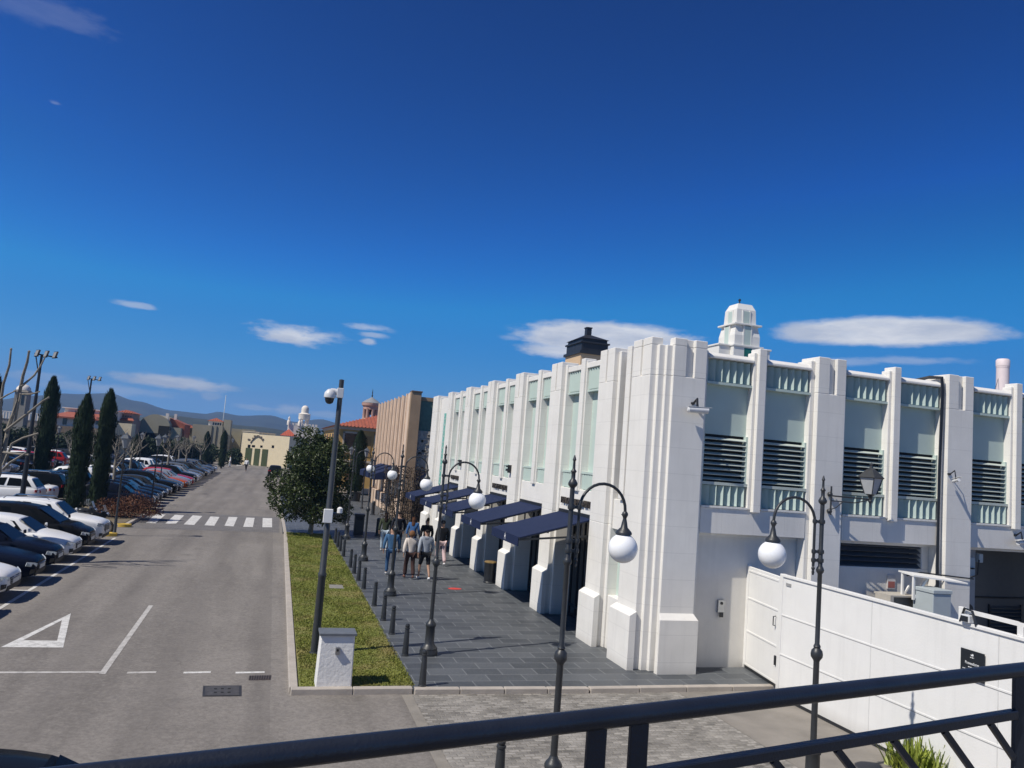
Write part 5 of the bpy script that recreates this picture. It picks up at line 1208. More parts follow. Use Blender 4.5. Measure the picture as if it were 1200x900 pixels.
motorbike('black motorbike parked by the yellow-ended kerb, nearer the road', -7.2, 37.3, R(-12), PAINTS['black'])
motorbike('grey and black motorbike parked behind the black one', -8.0, 38.9, R(-8), PAINTS['dark grey'])
t = thing('litter_bin', 'round bin with pale top behind the white SUV, by the cypress', 'bin', (-9.0, 37.6, ZR))
q = M(); q.lathe([(.26, 0), (.28, .85), (.27, .9)], CBL, n=16); q.build('bin_body', t)
q = M(); q.lathe([(.28, .9), (.29, .98), (.2, 1.04)], GREYC, n=16); q.build('lid', t)
# kerbed islands
q = M(); ISL = CONC
def island(poly, m_): q.prism(poly, ZR - .1, ZR + .13, m_)
island([(-10.9, 40.2), (-6.45, 40.2), (-6.2, 40.55), (-6.2, 47.6), (-6.6, 48.3), (-10.9, 48.3)], CONC); island([(-10.9, 36.55), (-6.4, 36.55), (-6.15, 36.8), (-6.4, 37.05), (-10.9, 37.05)], CONC); island([(-11.5, 20), (-11.0, 20), (-11.0, 36.5), (-11.5, 36.5)], CONC)
struct(q, 'traffic_islands', bevel=.02)
q = M(); q.prism([(-10.7, 40.4), (-6.6, 40.4), (-6.4, 40.7), (-6.4, 47.5), (-6.7, 48.1), (-10.7, 48.1)], ZR + .131, ZR + .15, mat('island_soil', (.16, .13, .085), .95, var=.3, scale=4, bump=.6, bscale=20, world=True)); struct(q, 'island_soil')
q = M()
for (x, y) in ((-6.25, 36.8), (-6.28, 40.42), (-6.28, 48.0)): q.lathe([(.30, -.01), (.30, .133), (.22, .137)], YELP, (x - .12, y, ZR), 12, 1.2, .9)
struct(q, 'kerb_ends')

# ------------------------------------------------------------------ people
SKIN = mat('skin', (.42, .25, .17), .55, var=.05)
def skin_mesh(name, parent, chains, m_, sub=2, loc=None):
    """chains: list of lists of (pos, (rx, ry)); the first vertex of a chain may be an int index of an earlier vertex"""
    V = []; E = []; RD_ = []
    for ch in chains:
        prev = None
        for item in ch:
            if isinstance(item, int): prev = item; continue
            p, r = item; V.append(p); RD_.append(r if hasattr(r, '__len__') else (r, r)); i = len(V) - 1
            if prev is not None: E.append((prev, i))
            prev = i
    me = bpy.data.meshes.new(name); me.from_pydata(V, E, [])
    o = bpy.data.objects.new(name, me); COL.objects.link(o)
    o.modifiers.new('skin', 'SKIN'); s = o.modifiers.new('sub', 'SUBSURF'); s.levels = sub; s.render_levels = sub
    if not me.skin_vertices: bm = bmesh.new(); bm.from_mesh(me); bm.verts.layers.skin.verify(); bm.to_mesh(me); bm.free()
    for i, d in enumerate(me.skin_vertices[0].data): d.radius = RD_[i]; d.use_root = (i == 0)
    dg = bpy.context.evaluated_depsgraph_get(); m2 = bpy.data.meshes.new_from_object(o.evaluated_get(dg))
    o.modifiers.clear(); o.data = m2; bpy.data.meshes.remove(me)
    m2.materials.clear(); m2.materials.append(m_)
    for p in m2.polygons: p.use_smooth = True; p.material_index = 0
    o.parent = parent; return o
def person(label, x, y, z, rz, top, trou, hair, shoe=(.7, .7, .7), h=1.7, stride=.22, hairlen='short', build=1., bare_legs=False, hood=False, arm=.12, cap=None, group=None, flare=False, topname='jacket', skirt=0.):
    t = thing('person', label, 'person', (x, y, z), rz, group); k = h / 1.70; b = build
    S = lambda X, Y, Z: (X * k, Y * k, Z * k)
    mt = lambda n, c: mat(n + '_%03d%03d%03d' % tuple(int(v * 999) for v in c), c, .85, var=.12, scale=9, spec=.2)
    TOPM, TRM, HRM, SHM = mt('cloth', top), mt('cloth', trou), mt('hair', hair), mt('shoe', shoe)
    hipw = .095 * b; legs = {}
    for s, st in ((-1, stride), (1, -stride)):
        kn = S(s * hipw * 1.05, st * .55 + .05, .49); an = S(s * hipw, st * 1.0 - (.03 if st < 0 else 0), .10 + (.05 if st < 0 else 0)); toe = S(s * hipw * 1.2, st + .13 + (0 if st > 0 else -.03), .045 if st > 0 else .03); legs[s] = (S(s * hipw, 0, .88), kn, an, toe)
    arms = {}
    for s, sw in ((-1, -arm), (1, arm)):
        arms[s] = (S(s * .19 * b, 0, 1.40), S(s * .25 * b, sw * .25 - .03, 1.13), S(s * .265 * b, sw + .06, .90), S(s * .26 * b, sw + .09, .83))
    # continuous body
    ch = [[(S(0, 0, .93), (.13 * k * b, .10 * k)), (S(0, -.005, 1.12), (.115 * k * b, .09 * k)), (S(0, -.01, 1.33), (.14 * k * b, .10 * k)), (S(0, 0, 1.44), (.07 * k, .065 * k)), (S(0, .01, 1.49), .052 * k), (S(0, .03, 1.57), (.072 * k, .085 * k)), (S(0, .03, 1.65), (.066 * k, .078 * k)), (S(0, .02, 1.69), .035 * k)]]
    ch.append([5, (S(0, .115, 1.565), .016 * k)])       # nose
    ch.append([5, (S(.082, .02, 1.57), .014 * k)]); ch.append([5, (S(-.082, .02, 1.57), .014 * k)])
    idx = 11
    for s in (-1, 1):
        A = arms[s]; ch.append([2, (A[0], .055 * k), (A[1], .042 * k), (A[2], .030 * k), (A[3], (.030 * k, .020 * k))]); wi = idx + 3; idx += 4
        for f in range(4): 
            fp = Vector(A[3]); ch.append([wi, (tuple(fp + Vector((s * .004, .028 - f * .019, -.050)) * k), .0095 * k), (tuple(fp + Vector((-s * .010, .030 - f * .020, -.090 + abs(f - 1.4) * .008)) * k), .008 * k)]); idx += 2
        ch.append([wi, (tuple(Vector(A[3]) + Vector((-s * .012, .048, -.015)) * k), .010 * k), (tuple(Vector(A[3]) + Vector((-s * .02, .060, -.05)) * k), .008 * k)]); idx += 2
    for s in (-1, 1):
        Lg_ = legs[s]; ch.append([0, (Lg_[0], .085 * k * b), (Lg_[1], .055 * k), (Lg_[2], .036 * k), (Lg_[3], (.034 * k, .025 * k))])
    skin_mesh('body', t, ch, SKIN, 1)
    # top with sleeves
    g = .018 * k
    c2 = [[(S(0, 0, .90 - skirt), (.165 * k * b + (.02 if flare else 0), .125 * k)), (S(0, -.005, 1.0), (.155 * k * b, .12 * k)), (S(0, -.01, 1.15), (.145 * k * b, .112 * k)), (S(0, -.015, 1.33), (.165 * k * b, .115 * k)), (S(0, -.005, 1.435), (.09 * k, .08 * k))]]
    if hood: c2.append([4, (S(0, -.09, 1.43), (.10 * k, .06 * k))])
    for s in (-1, 1):
        A = arms[s]; c2.append([3, (A[0], .072 * k), (A[1], .062 * k + (.012 if flare else 0)), (tuple(Vector(A[2]) + Vector((0, 0, .015)) * k), .048 * k + (.012 if flare else 0))])
    skin_mesh(topname, t, c2, TOPM, 2)
    c3 = [[(S(0, 0, .93), (.142 * k * b, .112 * k))]]
    for s in (-1, 1):
        Lg_ = legs[s]; e = Lg_[1] if bare_legs else Lg_[2]
        seq = [0, (Lg_[0], .098 * k * b), (Lg_[1], .070 * k + (.008 if flare else 0))]
        if not bare_legs: seq.append((tuple(Vector(Lg_[2]) + Vector((0, -.01, .0))), .056 * k + (.02 if flare else 0)))
        c3.append(seq)
    skin_mesh('trousers', t, c3, TRM, 2)
    for s in (-1, 1):
        Lg_ = legs[s]; an = Vector(Lg_[2]); to = Vector(Lg_[3])
        skin_mesh('shoe', t, [[(tuple(an + Vector((0, -.05, -.05)) * k), .038 * k), (tuple(an + Vector((0, .03, -.045)) * k), .042 * k), (tuple(to + Vector((0, .02, .0)) * k), (.042 * k, .03 * k))]], SHM, 1)
    hc = [[(S(0, -.015, 1.60), (.088 * k, .092 * k)), (S(0, 0, 1.67), (.080 * k, .085 * k)), (S(0, .0, 1.705), .045 * k)]]
    if hairlen == 'long': hc.append([0, (S(0, -.06, 1.52), (.085 * k, .055 * k)), (S(0, -.085, 1.38), (.09 * k, .04 * k)), (S(0, -.09, 1.28), (.06 * k, .03 * k))])
    if hairlen == 'curly': hc = [[(S(0, -.02, 1.50), (.12 * k, .10 * k)), (S(0, -.02, 1.60), (.135 * k, .125 * k)), (S(0, 0, 1.69), (.10 * k, .10 * k)), (S(0, .0, 1.74), .05 * k)]]
    if hairlen == 'bun': hc.append([1, (S(0, -.08, 1.73), .05 * k), (S(0, -.09, 1.78), .045 * k)])
    skin_mesh('hair', t, hc, HRM, 2)
    if cap: q = M(); q.lathe([(.095 * k, 1.63 * k), (.092 * k, 1.69 * k), (.06 * k, 1.735 * k), (.01, 1.745 * k)], mt('cap', cap), (0, .01, 0), 16, 1, 1.08); q.extr([S(-.07, .08, 1.635), S(.07, .08, 1.635), S(.05, .19, 1.62), S(-.05, .19, 1.62)], (0, 0, .012), mt('cap', cap)); q.build('cap', t)
    return t
PG = 'people walking along the shops'
person('person in blue denim jacket and jeans walking away, left of three abreast', 4.43, 28.2, 0, R(-4), (.055, .13, .24), (.045, .105, .21), (.03, .022, .018), (.5, .5, .5), 1.70, .12, 'bun', 1.08, group=PG)
person('person in cream blouse and brown trousers with curly hair, walking in the middle', 5.02, 27.55, 0, R(6), (.68, .60, .52), (.055, .030, .026), (.17, .085, .04), (.12, .05, .04), 1.66, .2, 'curly', 1.0, flare=True, group=PG, topname='blouse')
person('person in grey hoodie and dark knee-length shorts, right of three abreast', 5.52, 27.35, 0, R(10), (.36, .39, .43), (.016, .017, .02), (.02, .016, .014), (.78, .78, .78), 1.76, .24, 'short', 1.04, hood=True, group=PG, bare_legs=True, topname='hoodie')
person('person in black top, black cap and pale pink trousers near the awnings', 6.88, 31.0, 0, R(8), (.014, .015, .018), (.62, .46, .45), (.02, .016, .014), (.75, .72, .72), 1.76, .2, 'short', 1.02, cap=(.015, .016, .022), group=PG, flare=True)
person('person in black jacket with dark hair tied up, half hidden by the hoodie', 6.45, 32.1, 0, R(4), (.014, .014, .016), (.02, .02, .024), (.014, .012, .011), (.1, .1, .1), 1.72, .18, 'bun', 1.0, group=PG)
person('person with long brown hair in a bright blue jacket beyond the curly-haired walker', 6.15, 33.6, 0, R(-20), (.05, .13, .30), (.03, .06, .13), (.10, .045, .025), (.2, .2, .2), 1.66, .15, 'long', 1.0, group=PG)
person('person in very dark navy coat standing behind the lamp post', 5.62, 34.4, 0, R(5), (.012, .014, .022), (.015, .016, .022), (.02, .016, .014), (.08, .08, .08), 1.78, .1, 'short', 1.15, skirt=.15, group=PG, topname='coat')
person('person with long dark hair in green jacket and light jeans, farthest left walker', 5.08, 34.6, 0, R(-5), (.05, .06, .035), (.42, .50, .56), (.025, .016, .012), (.5, .5, .5), 1.68, .16, 'long', 1.0, group=PG)
p = G(288, 552.5); person('small distant person in white top crossing the empty road', p.x, p.y, ZR, R(160), (.75, .75, .75), (.02, .02, .025), (.03, .02, .015), (.1, .1, .1), 1.78, .25, 'short', 1.05)
p = G(273, 548); person('tiny person in white standing beside the far parked cars', p.x - .5, p.y, ZR, R(90), (.75, .75, .73), (.6, .6, .6), (.03, .02, .015), (.2, .2, .2), 1.75, .1, 'short', 1.0)
t = thing('handbag', 'brown shoulder bag hanging at the side of the curly-haired walker', 'bag', (5.30, 27.50, .72))
BAG = mat('bag_leather', (.055, .028, .02), .5, var=.1)
q = M(); q.add([(-.13, -.05, 0), (.13, -.05, 0), (.13, .05, 0), (-.13, .05, 0), (-.11, -.035, .2), (.11, -.035, .2), (.11, .035, .2), (-.11, .035, .2)], [(0, 1, 5, 4), (1, 2, 6, 5), (2, 3, 7, 6), (3, 0, 4, 7), (4, 5, 6, 7), (0, 3, 2, 1)], BAG); q.build('bag_body', t, bevel=.02)
q = M(); q.tube([(-.1, 0, .2), (-.12, 0, .45), (-.16, -.02, .68), (-.1, 0, .45), (.1, 0, .2)], .012, BAG, 6); q.build('strap', t)

# ------------------------------------------------------------------ tan fluted building next door
FLU = wall_mat('sand_stone', (.70, .535, .405), 0, dirt=.12); FLD = wall_mat('sand_stone_shaded', (.36, .255, .165), .9, dirt=.12)  # second tone is the same sandstone with shade painted into its colour
t = thing('fluted_building', 'tan building with a tall fluted front beyond the white one', 'building', (8.3, 50.5, 0))
def tb_(q, name, bevel=0.): return q.build(name, t, bevel=bevel, w=True)
q = M(); q.box(8.95, 24, 51.2, 68, 0, 8.1, FLD); tb_(q, 'wall')
n = 9
for i in range(n):
    y = 51.7 + i * 1.82
    q = M(); q.box(8.30, 8.98, y, y + .80, 2.9, 8.3, FLU); q.box(8.24, 8.30, y + .22, y + .58, 2.9, 8.36, FLU); tb_(q, 'flute')
    q = M(); q.box(8.35, 8.95, y + .03, y + .77, 1.25, 2.9, FLU); q.box(8.14, 8.95, y - .06, y + .86, 0, 1.2, FLU); tb_(q, 'column_base', .02)
    if i < n - 1: q = M(); q.box(8.86, 8.97, y + .9, y + 1.75, .1, 2.6, GLASS); tb_(q, 'shop_window')
q = M(); q.box(8.3, 9.0, 50.5, 51.2, 0, 8.4, FLD); q.box(8.25, 8.42, 50.7, 51.4, 0, 8.35, FLU); q.box(8.32, 9.05, 50.45, 51.2, 8.4, 8.5, mat('flashing', (.12, .09, .07), .6)); tb_(q, 'end_pier', .015)  # brown front and pale left edge paint the pier's shaded and lit sides
for i, y in enumerate((53.2, 56.4, 59.8)):
    q = M(); q.extr([(8.3, y, 3.35), (6.7, y, 2.75), (6.7, y, 2.35), (8.3, y, 2.5)], (0, 2.4, 0), NAVY); a_ = tb_(q, 'awning')
STN = brick_mat('stone_relief', ((.20, .185, .16), (.30, .28, .245)), (.07, .065, .06), .30, .22, .02, .85, nz=.3, bump=.9)
_n, _l = nt(STN); _b = [x for x in _n if x.type == 'TEX_BRICK'][0]
q = M(); q.box(9.0, 16, 50.75, 51.2, 3.0, 5.9, mat('carved_stone', (.42, .385, .32), .9, var=.35, scale=5, bump=1., bscale=6, world=True)); 
rnd = random.Random(2)
for i in range(90): x = rnd.uniform(9.05, 12); z = rnd.uniform(3.1, 5.8); q.box(x, x + rnd.uniform(.1, .3), 50.70, 50.75, z, z + rnd.uniform(.08, .2), MATS['carved_stone'])
tb_(q, 'relief_wall')
q = M(); q.box(9.0, 16, 50.85, 51.2, 5.9, 7.9, mat('green_glazing', (.11, .17, .12), .45, var=.2)); q.box(9.0, 16, 50.78, 51.2, 7.9, 8.15, FLD); tb_(q, 'upper_glazing')
q = M(); q.box(9.0, 16, 50.98, 51.2, 0, 3.0, mat('passage_dark', (.05, .04, .032), .8)); tb_(q, 'lower_wall')
t2 = thing('navy_sign', 'dark navy shop sign on the stone wall in the passage', 'sign', (9.1, 50.6, 2.2)); q = M(); q.box(0, 1.3, 0, .12, 0, 1.0, NAVY); q.build('panel', t2); q = M(); q.box(-.05, 1.35, -.01, .13, 1.0, 1.06, BLACKM); q.build('frame', t2)
# iron screen with climbers in the passage
t = thing('iron_screen', 'dark wrought iron screen overgrown with bare climbers in the passage', 'screen', (6.6, 45.2, 0))
q = M()
for i in range(16): q.tube([(i * .13, i * .09, 0), (i * .13, i * .09, 2.9)], .018, BLACKM, 5)
for z in (.15, 1.5, 2.9): q.bar((0, 0, z), (2.0, 1.4, z), .03, .04, BLACKM)
for s_ in (0, 2.0): q.bar((s_, s_ * .7, 0), (s_, s_ * .7, 3.3), .09, .09, BLACKM)
q.build('bars', t)
q = M(); rnd = random.Random(8); pts = [Vector((rnd.uniform(-.2, 2.2), rnd.uniform(-.3, 1.7), rnd.uniform(.3, 3.6))) for _ in range(3000)]; random.seed(5); leaves(q, pts, .11, DARKL, .5); q.build('climber_leaves', t)
q = M()
for i in range(16): x = rnd.uniform(0, 2); q.tube([(x, x * .7, 0), (x + rnd.uniform(-.4, .4), x * .7 + .1, 1.5), (x + rnd.uniform(-.7, .7), x * .7, 3.4)], [.03, .02, .008], mat('twig', (.20, .15, .10), .9), 5)
q.build('climber_stems', t)

# ------------------------------------------------------------------ yellow house, belfry and the far end of the village
def box_part(name, par, x0, x1, y0, y1, z0, z1, m_): q = M(); q.box(x0, x1, y0, y1, z0, z1, m_); return q.build(name, par, w=True)
def hip(name, par, x0, x1, y0, y1, z0, z1, m_, inset=None, ov=.35):
    q = M(); x0 -= ov; x1 += ov; y0 -= ov; y1 += ov; i = inset if inset is not None else min(x1 - x0, y1 - y0) / 2
    q.add([(x0, y0, z0), (x1, y0, z0), (x1, y1, z0), (x0, y1, z0), (x0 + i, y0 + i, z1), (x1 - i, y0 + i, z1), (x1 - i, y1 - i, z1), (x0 + i, y1 - i, z1)], [(0, 1, 5, 4), (1, 2, 6, 5), (2, 3, 7, 6), (3, 0, 4, 7), (0, 3, 2, 1), (4, 5, 6, 7)], m_)
    n_ = int((x1 - x0) / .35)
    for k in range(n_):           # tile ridges on the slope toward the viewer
        x = x0 + .2 + k * .35; xt = min(max(x, x0 + i), x1 - i); u = 1.0
        if x < x0 + i: u = (x - x0) / i
        if x > x1 - i: u = (x1 - x) / i
        q.bar((x, y0, z0 + .03), (x, y0 + i * u, z0 + (z1 - z0) * u + .03), .12, .06, m_)
    return q.build(name, par, w=True)
YEL = wall_mat('ochre_render', (.56, .36, .13), 0, dirt=.1); CRM = wall_mat('cream_render', (.80, .68, .46), 0, dirt=.06); TRIM = mat('stone_trim', (.55, .47, .36), .8, var=.08)
SALM = wall_mat('salmon_render', (.50, .32, .26), 0, dirt=.08); OLI = wall_mat('olive_render', (.38, .35, .26), 0, dirt=.05); PALE = wall_mat('pale_render', (.76, .70, .62), 0, dirt=.06)
WIN = mat('window_dark', (.015, .017, .02), .12, var=0, spec=.7)
t = thing('yellow_house', 'ochre yellow house with a red tiled roof behind the leafy tree', 'house', (5.75, 76, 0))
box_part('wall', t, 5.75, 16, 76, 98, 0, 6.1, YEL)
box_part('cornice', t, 5.55, 16.2, 75.8, 98.2, 6.1, 6.4, TRIM); box_part('string_course', t, 5.68, 16.07, 75.93, 98.07, 3.0, 3.2, TRIM); box_part('plinth', t, 5.65, 16.1, 75.9, 98.1, 0, .55, TRIM)
hip('roof', t, 5.75, 16, 76, 98, 6.4, 8.2, TERRA, ov=.5)
for x in (6.4, 9.4, 12.2):
    w_ = box_part('window', t, x, x + 1.15, 75.955, 76.01, 4.0, 5.75, WIN); q = M()
    for a_, b_, c_, d_ in ((x - .16, x, 3.9, 5.9), (x + 1.15, x + 1.31, 3.9, 5.9)): q.box(a_, b_, 75.9, 76, c_, d_, TRIM)
    q.box(x - .16, x + 1.31, 75.9, 76, 5.75, 5.92, TRIM); q.box(x - .22, x + 1.37, 75.85, 76, 3.85, 4.0, TRIM); f = q.build('frame', w_, w=False); f.location = -Vector(t.location)
for y in (78, 82, 86, 90, 94): box_part('window', t, 5.70, 5.76, y, y + 1.3, 4.0, 5.7, WIN); 
for x in (7.9, 11.0): box_part('blind_panel', t, x, x + 1.1, 75.96, 76, 3.6, 5.6, mat('ochre_dark', (.40, .24, .09), .8))
box_part('door', t, 6.9, 8.3, 75.95, 76, .1, 2.6, mat('door_wood', (.12, .07, .035), .6)); box_part('door', t, 9.6, 10.8, 75.95, 76, .1, 2.6, MATS['door_wood'])
# belfry
B = aty(104, 433, 500); bx = B.x
t = thing('belfry', 'salmon pink open belfry with a grey cone roof and spike', 'tower', (bx, 104, 0)); rr = .9
def zz(y): return aty(104, 433, y).z
q = M(); q.box(bx - 1.25, bx + 1.25, 103, 105.5, 0, zz(492), YEL); q.build('tower_wall', t, w=True)
for k in range(8):
    a_ = k * PI / 4 + .2; q = M(); q.lathe([(.2, zz(492)), (.2, zz(480)), (.26, zz(479))], SALM, (bx + rr * math.cos(a_), 104.2 + rr * math.sin(a_), 0), 8); q.build('column', t, w=True)
q = M(); q.lathe([(1.12, zz(493)), (1.12, zz(491)), (1.05, zz(490.5))], TRIM, (bx, 104.2, 0), 16); q.lathe([(1.05, zz(480)), (1.08, zz(476.5)), (1.25, zz(475.5)), (1.3, zz(473)), (1.2, zz(472))], SALM, (bx, 104.2, 0), 16); q.build('cornice', t, w=True)
q = M(); q.lathe([(1.3, zz(472.2)), (.9, zz(469.5)), (.3, zz(466.5)), (.06, zz(465))], mat('lead_roof', (.26, .27, .28), .5, var=.1), (bx, 104.2, 0), 16); q.build('roof', t, w=True)
q = M(); q.lathe([(.06, zz(465.5)), (.10, zz(463)), (.05, zz(462)), (.07, zz(460)), (.01, zz(455))], LAMPM, (bx, 104.2, 0), 8); q.build('finial', t, w=True)
q = M(); q.lathe([(.25, zz(486)), (.28, zz(485)), (.15, zz(481)), (.05, zz(480))], LAMPM, (bx, 104.2, 0), 10); q.build('bell', t, w=True)
# battlemented white house with domed tower
t = thing('domed_tower_house', 'white battlemented house with a domed round tower and red roof', 'house', (3.5, 160, 0)); Y = 160
def P(x, y, Y_=None): return aty(Y_ or Y, x, y)
a_, b_ = P(338, 500), P(373, 502); q = M(); q.box(a_.x, b_.x, Y, Y + 9, 0, P(350, 499).z, PALE); q.build('wall', t, w=True)
q = M(); z0 = P(350, 499).z
for k in range(9): x = a_.x + k * (b_.x - a_.x) / 9; q.box(x, x + .42, Y - .02, Y + .4, z0, z0 + .5, PALE)
for s_ in (a_.x, a_.x + 2.1): q.lathe([(.35, z0), (.35, z0 + .8), (.15, z0 + 1.1), (.25, z0 + 1.3), (.02, z0 + 1.8)], PALE, (s_, Y, 0), 8)
q.build('battlements', t, w=True)
tx = P(357, 490).x; f = lambda y: P(357, y).z
for k in range(6): q = M(); th = k * PI / 3; q.lathe([(.22, f(499)), (.2, f(491))], PALE, (tx + .8 * math.cos(th), Y + 2 + .8 * math.sin(th), 0), 8); q.build('column', t, w=True)
q = M(); q.lathe([(1.1, f(491.5)), (1.18, f(490.5)), (1.14, f(486)), (1.22, f(485)), (.9, f(484)), (.72, f(483.5)), (.74, f(479)), (.66, f(477)), (.42, f(475.2)), (.02, f(474.5))], PALE, (tx, Y + 2, 0), 20); q.build('dome', t, w=True)
a_, b_ = P(329, 510), P(346, 510); q = M(); q.box(a_.x, b_.x, Y - 3, Y + 3, 0, P(338, 511).z, PALE); q.build('side_wall', t, w=True)
hip('roof', t, a_.x, b_.x, Y - 3, Y + 3, P(338, 511).z, P(338, 503).z, mat('red_roof', (.45, .10, .055), .8, var=.15, scale=3), ov=.2)
# cream house with green gates at the end of the road
t = thing('gate_building', 'cream building with three green gates closing the end of the road', 'building', (aty(142, 283, 520).x, 142, 0), R(-27)); Y = 142
a_, b_ = P(283, 520), P(345, 520); q = M(); q.box(a_.x, b_.x, Y, Y + 8, ZR, P(320, 510.5).z, CRM); q.box(a_.x, P(306, 510).x, Y, Y + 6, P(320, 510.5).z, P(295, 506.5).z, CRM); q.box(a_.x - .1, P(306, 510).x + .1, Y - .1, Y + 6.1, P(295, 506.5).z, P(295, 505.7).z, TRIM); q.build('wall', t, w=True)
for x0, x1 in ((288.5, 297), (300.5, 307.5), (310.5, 318)): box_part('gate', t, P(x0, 530).x, P(x1, 530).x, Y - .06, Y + .02, ZR, P(300, 525.5).z, mat('green_gate', (.055, .075, .03), .7, var=.2))
for x0, x1, y0_, y1_ in ((291.5, 295, 521, 524.5), (297, 301, 521.5, 524), (308, 311, 522, 524.5), (323, 326, 522, 525)): box_part('window', t, P(x0, 522).x, P(x1, 522).x, Y - .03, Y + .02, P(x0, y1_).z, P(x0, y0_).z, WIN)
q = M(); q.tube([(P(x, 520).x, Y - .08, P(x, y).z) for x, y in ((295, 519), (297, 516), (301, 512.5), (304, 511.5), (308, 513.5), (311, 517))], .07, mat('arch_lettering', (.12, .10, .08), .7), 6)
for x, y in ((293, 515), (299, 513.8), (301, 511.2), (305, 511), (308.5, 512.4), (311, 515)): p_ = P(x, y); q.box(p_.x - .22, p_.x + .22, Y - .1, Y - .02, p_.z - .12, p_.z + .12, MATS['arch_lettering'])
q.build('arch_sign', t, w=True)
# blank-walled hall with a red-roofed lantern
t = thing('blank_hall', 'olive tan hall with tall blank walls, a red-roofed lantern and a pylon', 'building', (-14, 150, 0)); Y = 150
q = M(); q.box(P(209, 500).x, P(228, 500).x, Y, Y + 20, 0, P(218, 501.5).z, OLI); q.box(P(227, 500).x, P(262, 500).x, Y - 2, Y + 20, 0, P(245, 498.5).z, OLI); q.box(P(262, 500).x + .02, P(284.5, 500).x, Y + 9, Y + 20, 0, P(275, 501).z - .1, OLI); q.box(P(283, 500).x, P(299, 500).x, Y + 4, Y + 12, 0, P(292, 503).z, OLI); q.build('wall', t, w=True)
q = M(); q.box(P(262, 500).x + .03, P(270.5, 500).x, Y - 1, Y + 4, 0, P(266, 492).z, OLI); q.build('pylon', t, w=True)
box_part('drainpipe', t, P(249.5, 500).x, P(249.5, 500).x + .1, Y - 2.1, Y - 2, 1.5, P(245, 499).z, BLACKM); box_part('drainpipe', t, P(255, 500).x, P(255, 500).x + .1, Y - 2.1, Y - 2, 1.5, P(245, 499).z, BLACKM)
q = M(); q.box(P(244, 497).x, P(260.5, 497).x, Y + .5, Y + 4.5, P(250, 499).z, P(250, 493.5).z, PALE); q.build('lantern_wall', t, w=True)
for k in range(4): x = P(249 + k * 2.8, 496).x; box_part('window', t, x, x + .28, Y + .46, Y + .52, P(250, 498).z, P(250, 495).z, WIN)
hip('lantern_roof', t, P(244, 497).x, P(260.5, 497).x, Y + .5, Y + 4.5, P(250, 493.5).z, P(252, 489.5).z, TERRA, ov=.25)
hip('low_roof', t, P(217, 500).x, P(227, 500).x, Y - 1, Y + 4, P(220, 501.2).z, P(220, 497.5).z, TERRA, ov=.1)
box_part('recess_shade', t, P(269, 525).x, P(283, 525).x, Y + 8.9, Y + 9.02, 0, 2.3, DARKIN)  # near-black slab painting the shade at the foot of the recess
# arched gable hall
t = thing('arched_gable_hall', 'tan hall with a broad arched blank gable and red roof behind', 'building', (-22, 135, 0)); Y = 135
q = M(); a_, b_ = P(163.5, 500), P(198.5, 500); zs = P(163, 494).z; zt = P(180, 485.2).z; pts = [(a_.x, Y, 0), (b_.x, Y, 0), (b_.x, Y, zs)]
for k in range(1, 16): u = k / 16; pts.append((b_.x + (a_.x - b_.x) * u, Y, zs + (zt - zs) * math.sin(PI * u) ** .7))
pts.append((a_.x, Y, zs)); q.extr(pts, (0, 14, 0), OLI); q.build('gable_wall', t, w=True)
q = M(); a_ = P(196, 495); q.add([(a_.x, Y + 3, P(196, 489).z), (P(214, 500).x, Y + 3, P(214, 497).z), (P(214, 500).x, Y + 12, P(214, 497).z), (a_.x, Y + 12, P(196, 489).z), (a_.x, Y + 3, 2), (P(214, 500).x, Y + 3, 2), (P(214, 500).x, Y + 12, 2), (a_.x, Y + 12, 2)], [(0, 1, 2, 3), (0, 4, 5, 1), (1, 5, 6, 2), (2, 6, 7, 3), (3, 7, 4, 0)], TERRA); q.build('side_roof', t, w=True)
box_part('gable_finial', t, P(192, 489).x, P(195.5, 489).x, Y + 2, Y + 2.8, P(193, 492).z, P(193, 483.8).z, PALE); box_part('chimney', t, P(200.3, 489).x, P(203.5, 489).x, Y + 4, Y + 4.8, P(201, 491).z, P(201, 484).z, PALE)
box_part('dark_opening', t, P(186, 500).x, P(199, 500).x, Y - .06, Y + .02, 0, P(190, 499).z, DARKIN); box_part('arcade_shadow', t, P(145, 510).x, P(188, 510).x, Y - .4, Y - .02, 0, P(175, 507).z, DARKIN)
box_part('wing', t, P(199, 505).x + .02, P(211, 505).x, Y + 1, Y + 10, 0, P(205, 501).z, OLI)
# red roofed houses further left
t = thing('salmon_house', 'salmon house with two tiers of red roofs left of the arched gable', 'house', (-26, 128, 0)); Y = 128
q = M(); q.box(P(132, 495).x, P(156, 495).x, Y, Y + 10, 0, P(145, 491).z, SALM); q.box(P(136, 490).x, P(153, 490).x, Y + 1, Y + 8, P(145, 491).z, P(145, 483.5).z, SALM); q.build('wall', t, w=True)
hip('roof', t, P(136, 490).x, P(153, 490).x, Y + 1, Y + 8, P(145, 483.5).z, P(145, 479.8).z, TERRA, ov=.4); 
q = M(); q.add([(P(130, 492).x, Y - .6, P(145, 492).z), (P(158, 492).x, Y - .6, P(145, 492).z), (P(154, 490).x, Y + 1, P(145, 489.3).z), (P(135, 490).x, Y + 1, P(145, 489.3).z), (P(130, 492).x, Y - .6, P(145, 492.6).z), (P(158, 492).x, Y - .6, P(145, 492.6).z)], [(0, 1, 2, 3), (4, 5, 1, 0)], TERRA); q.build('lower_roof', t, w=True)
for k in range(5): x = P(139 + k * 2.9, 488).x; box_part('window', t, x, x + .25, Y + .96, Y + 1.02, P(145, 488.3).z, P(145, 486.7).z, WIN)
box_part('front_wing', t, P(142, 500).x, P(160, 500).x, Y - 4, Y - .7, 0, P(150, 496.5).z, CRM)
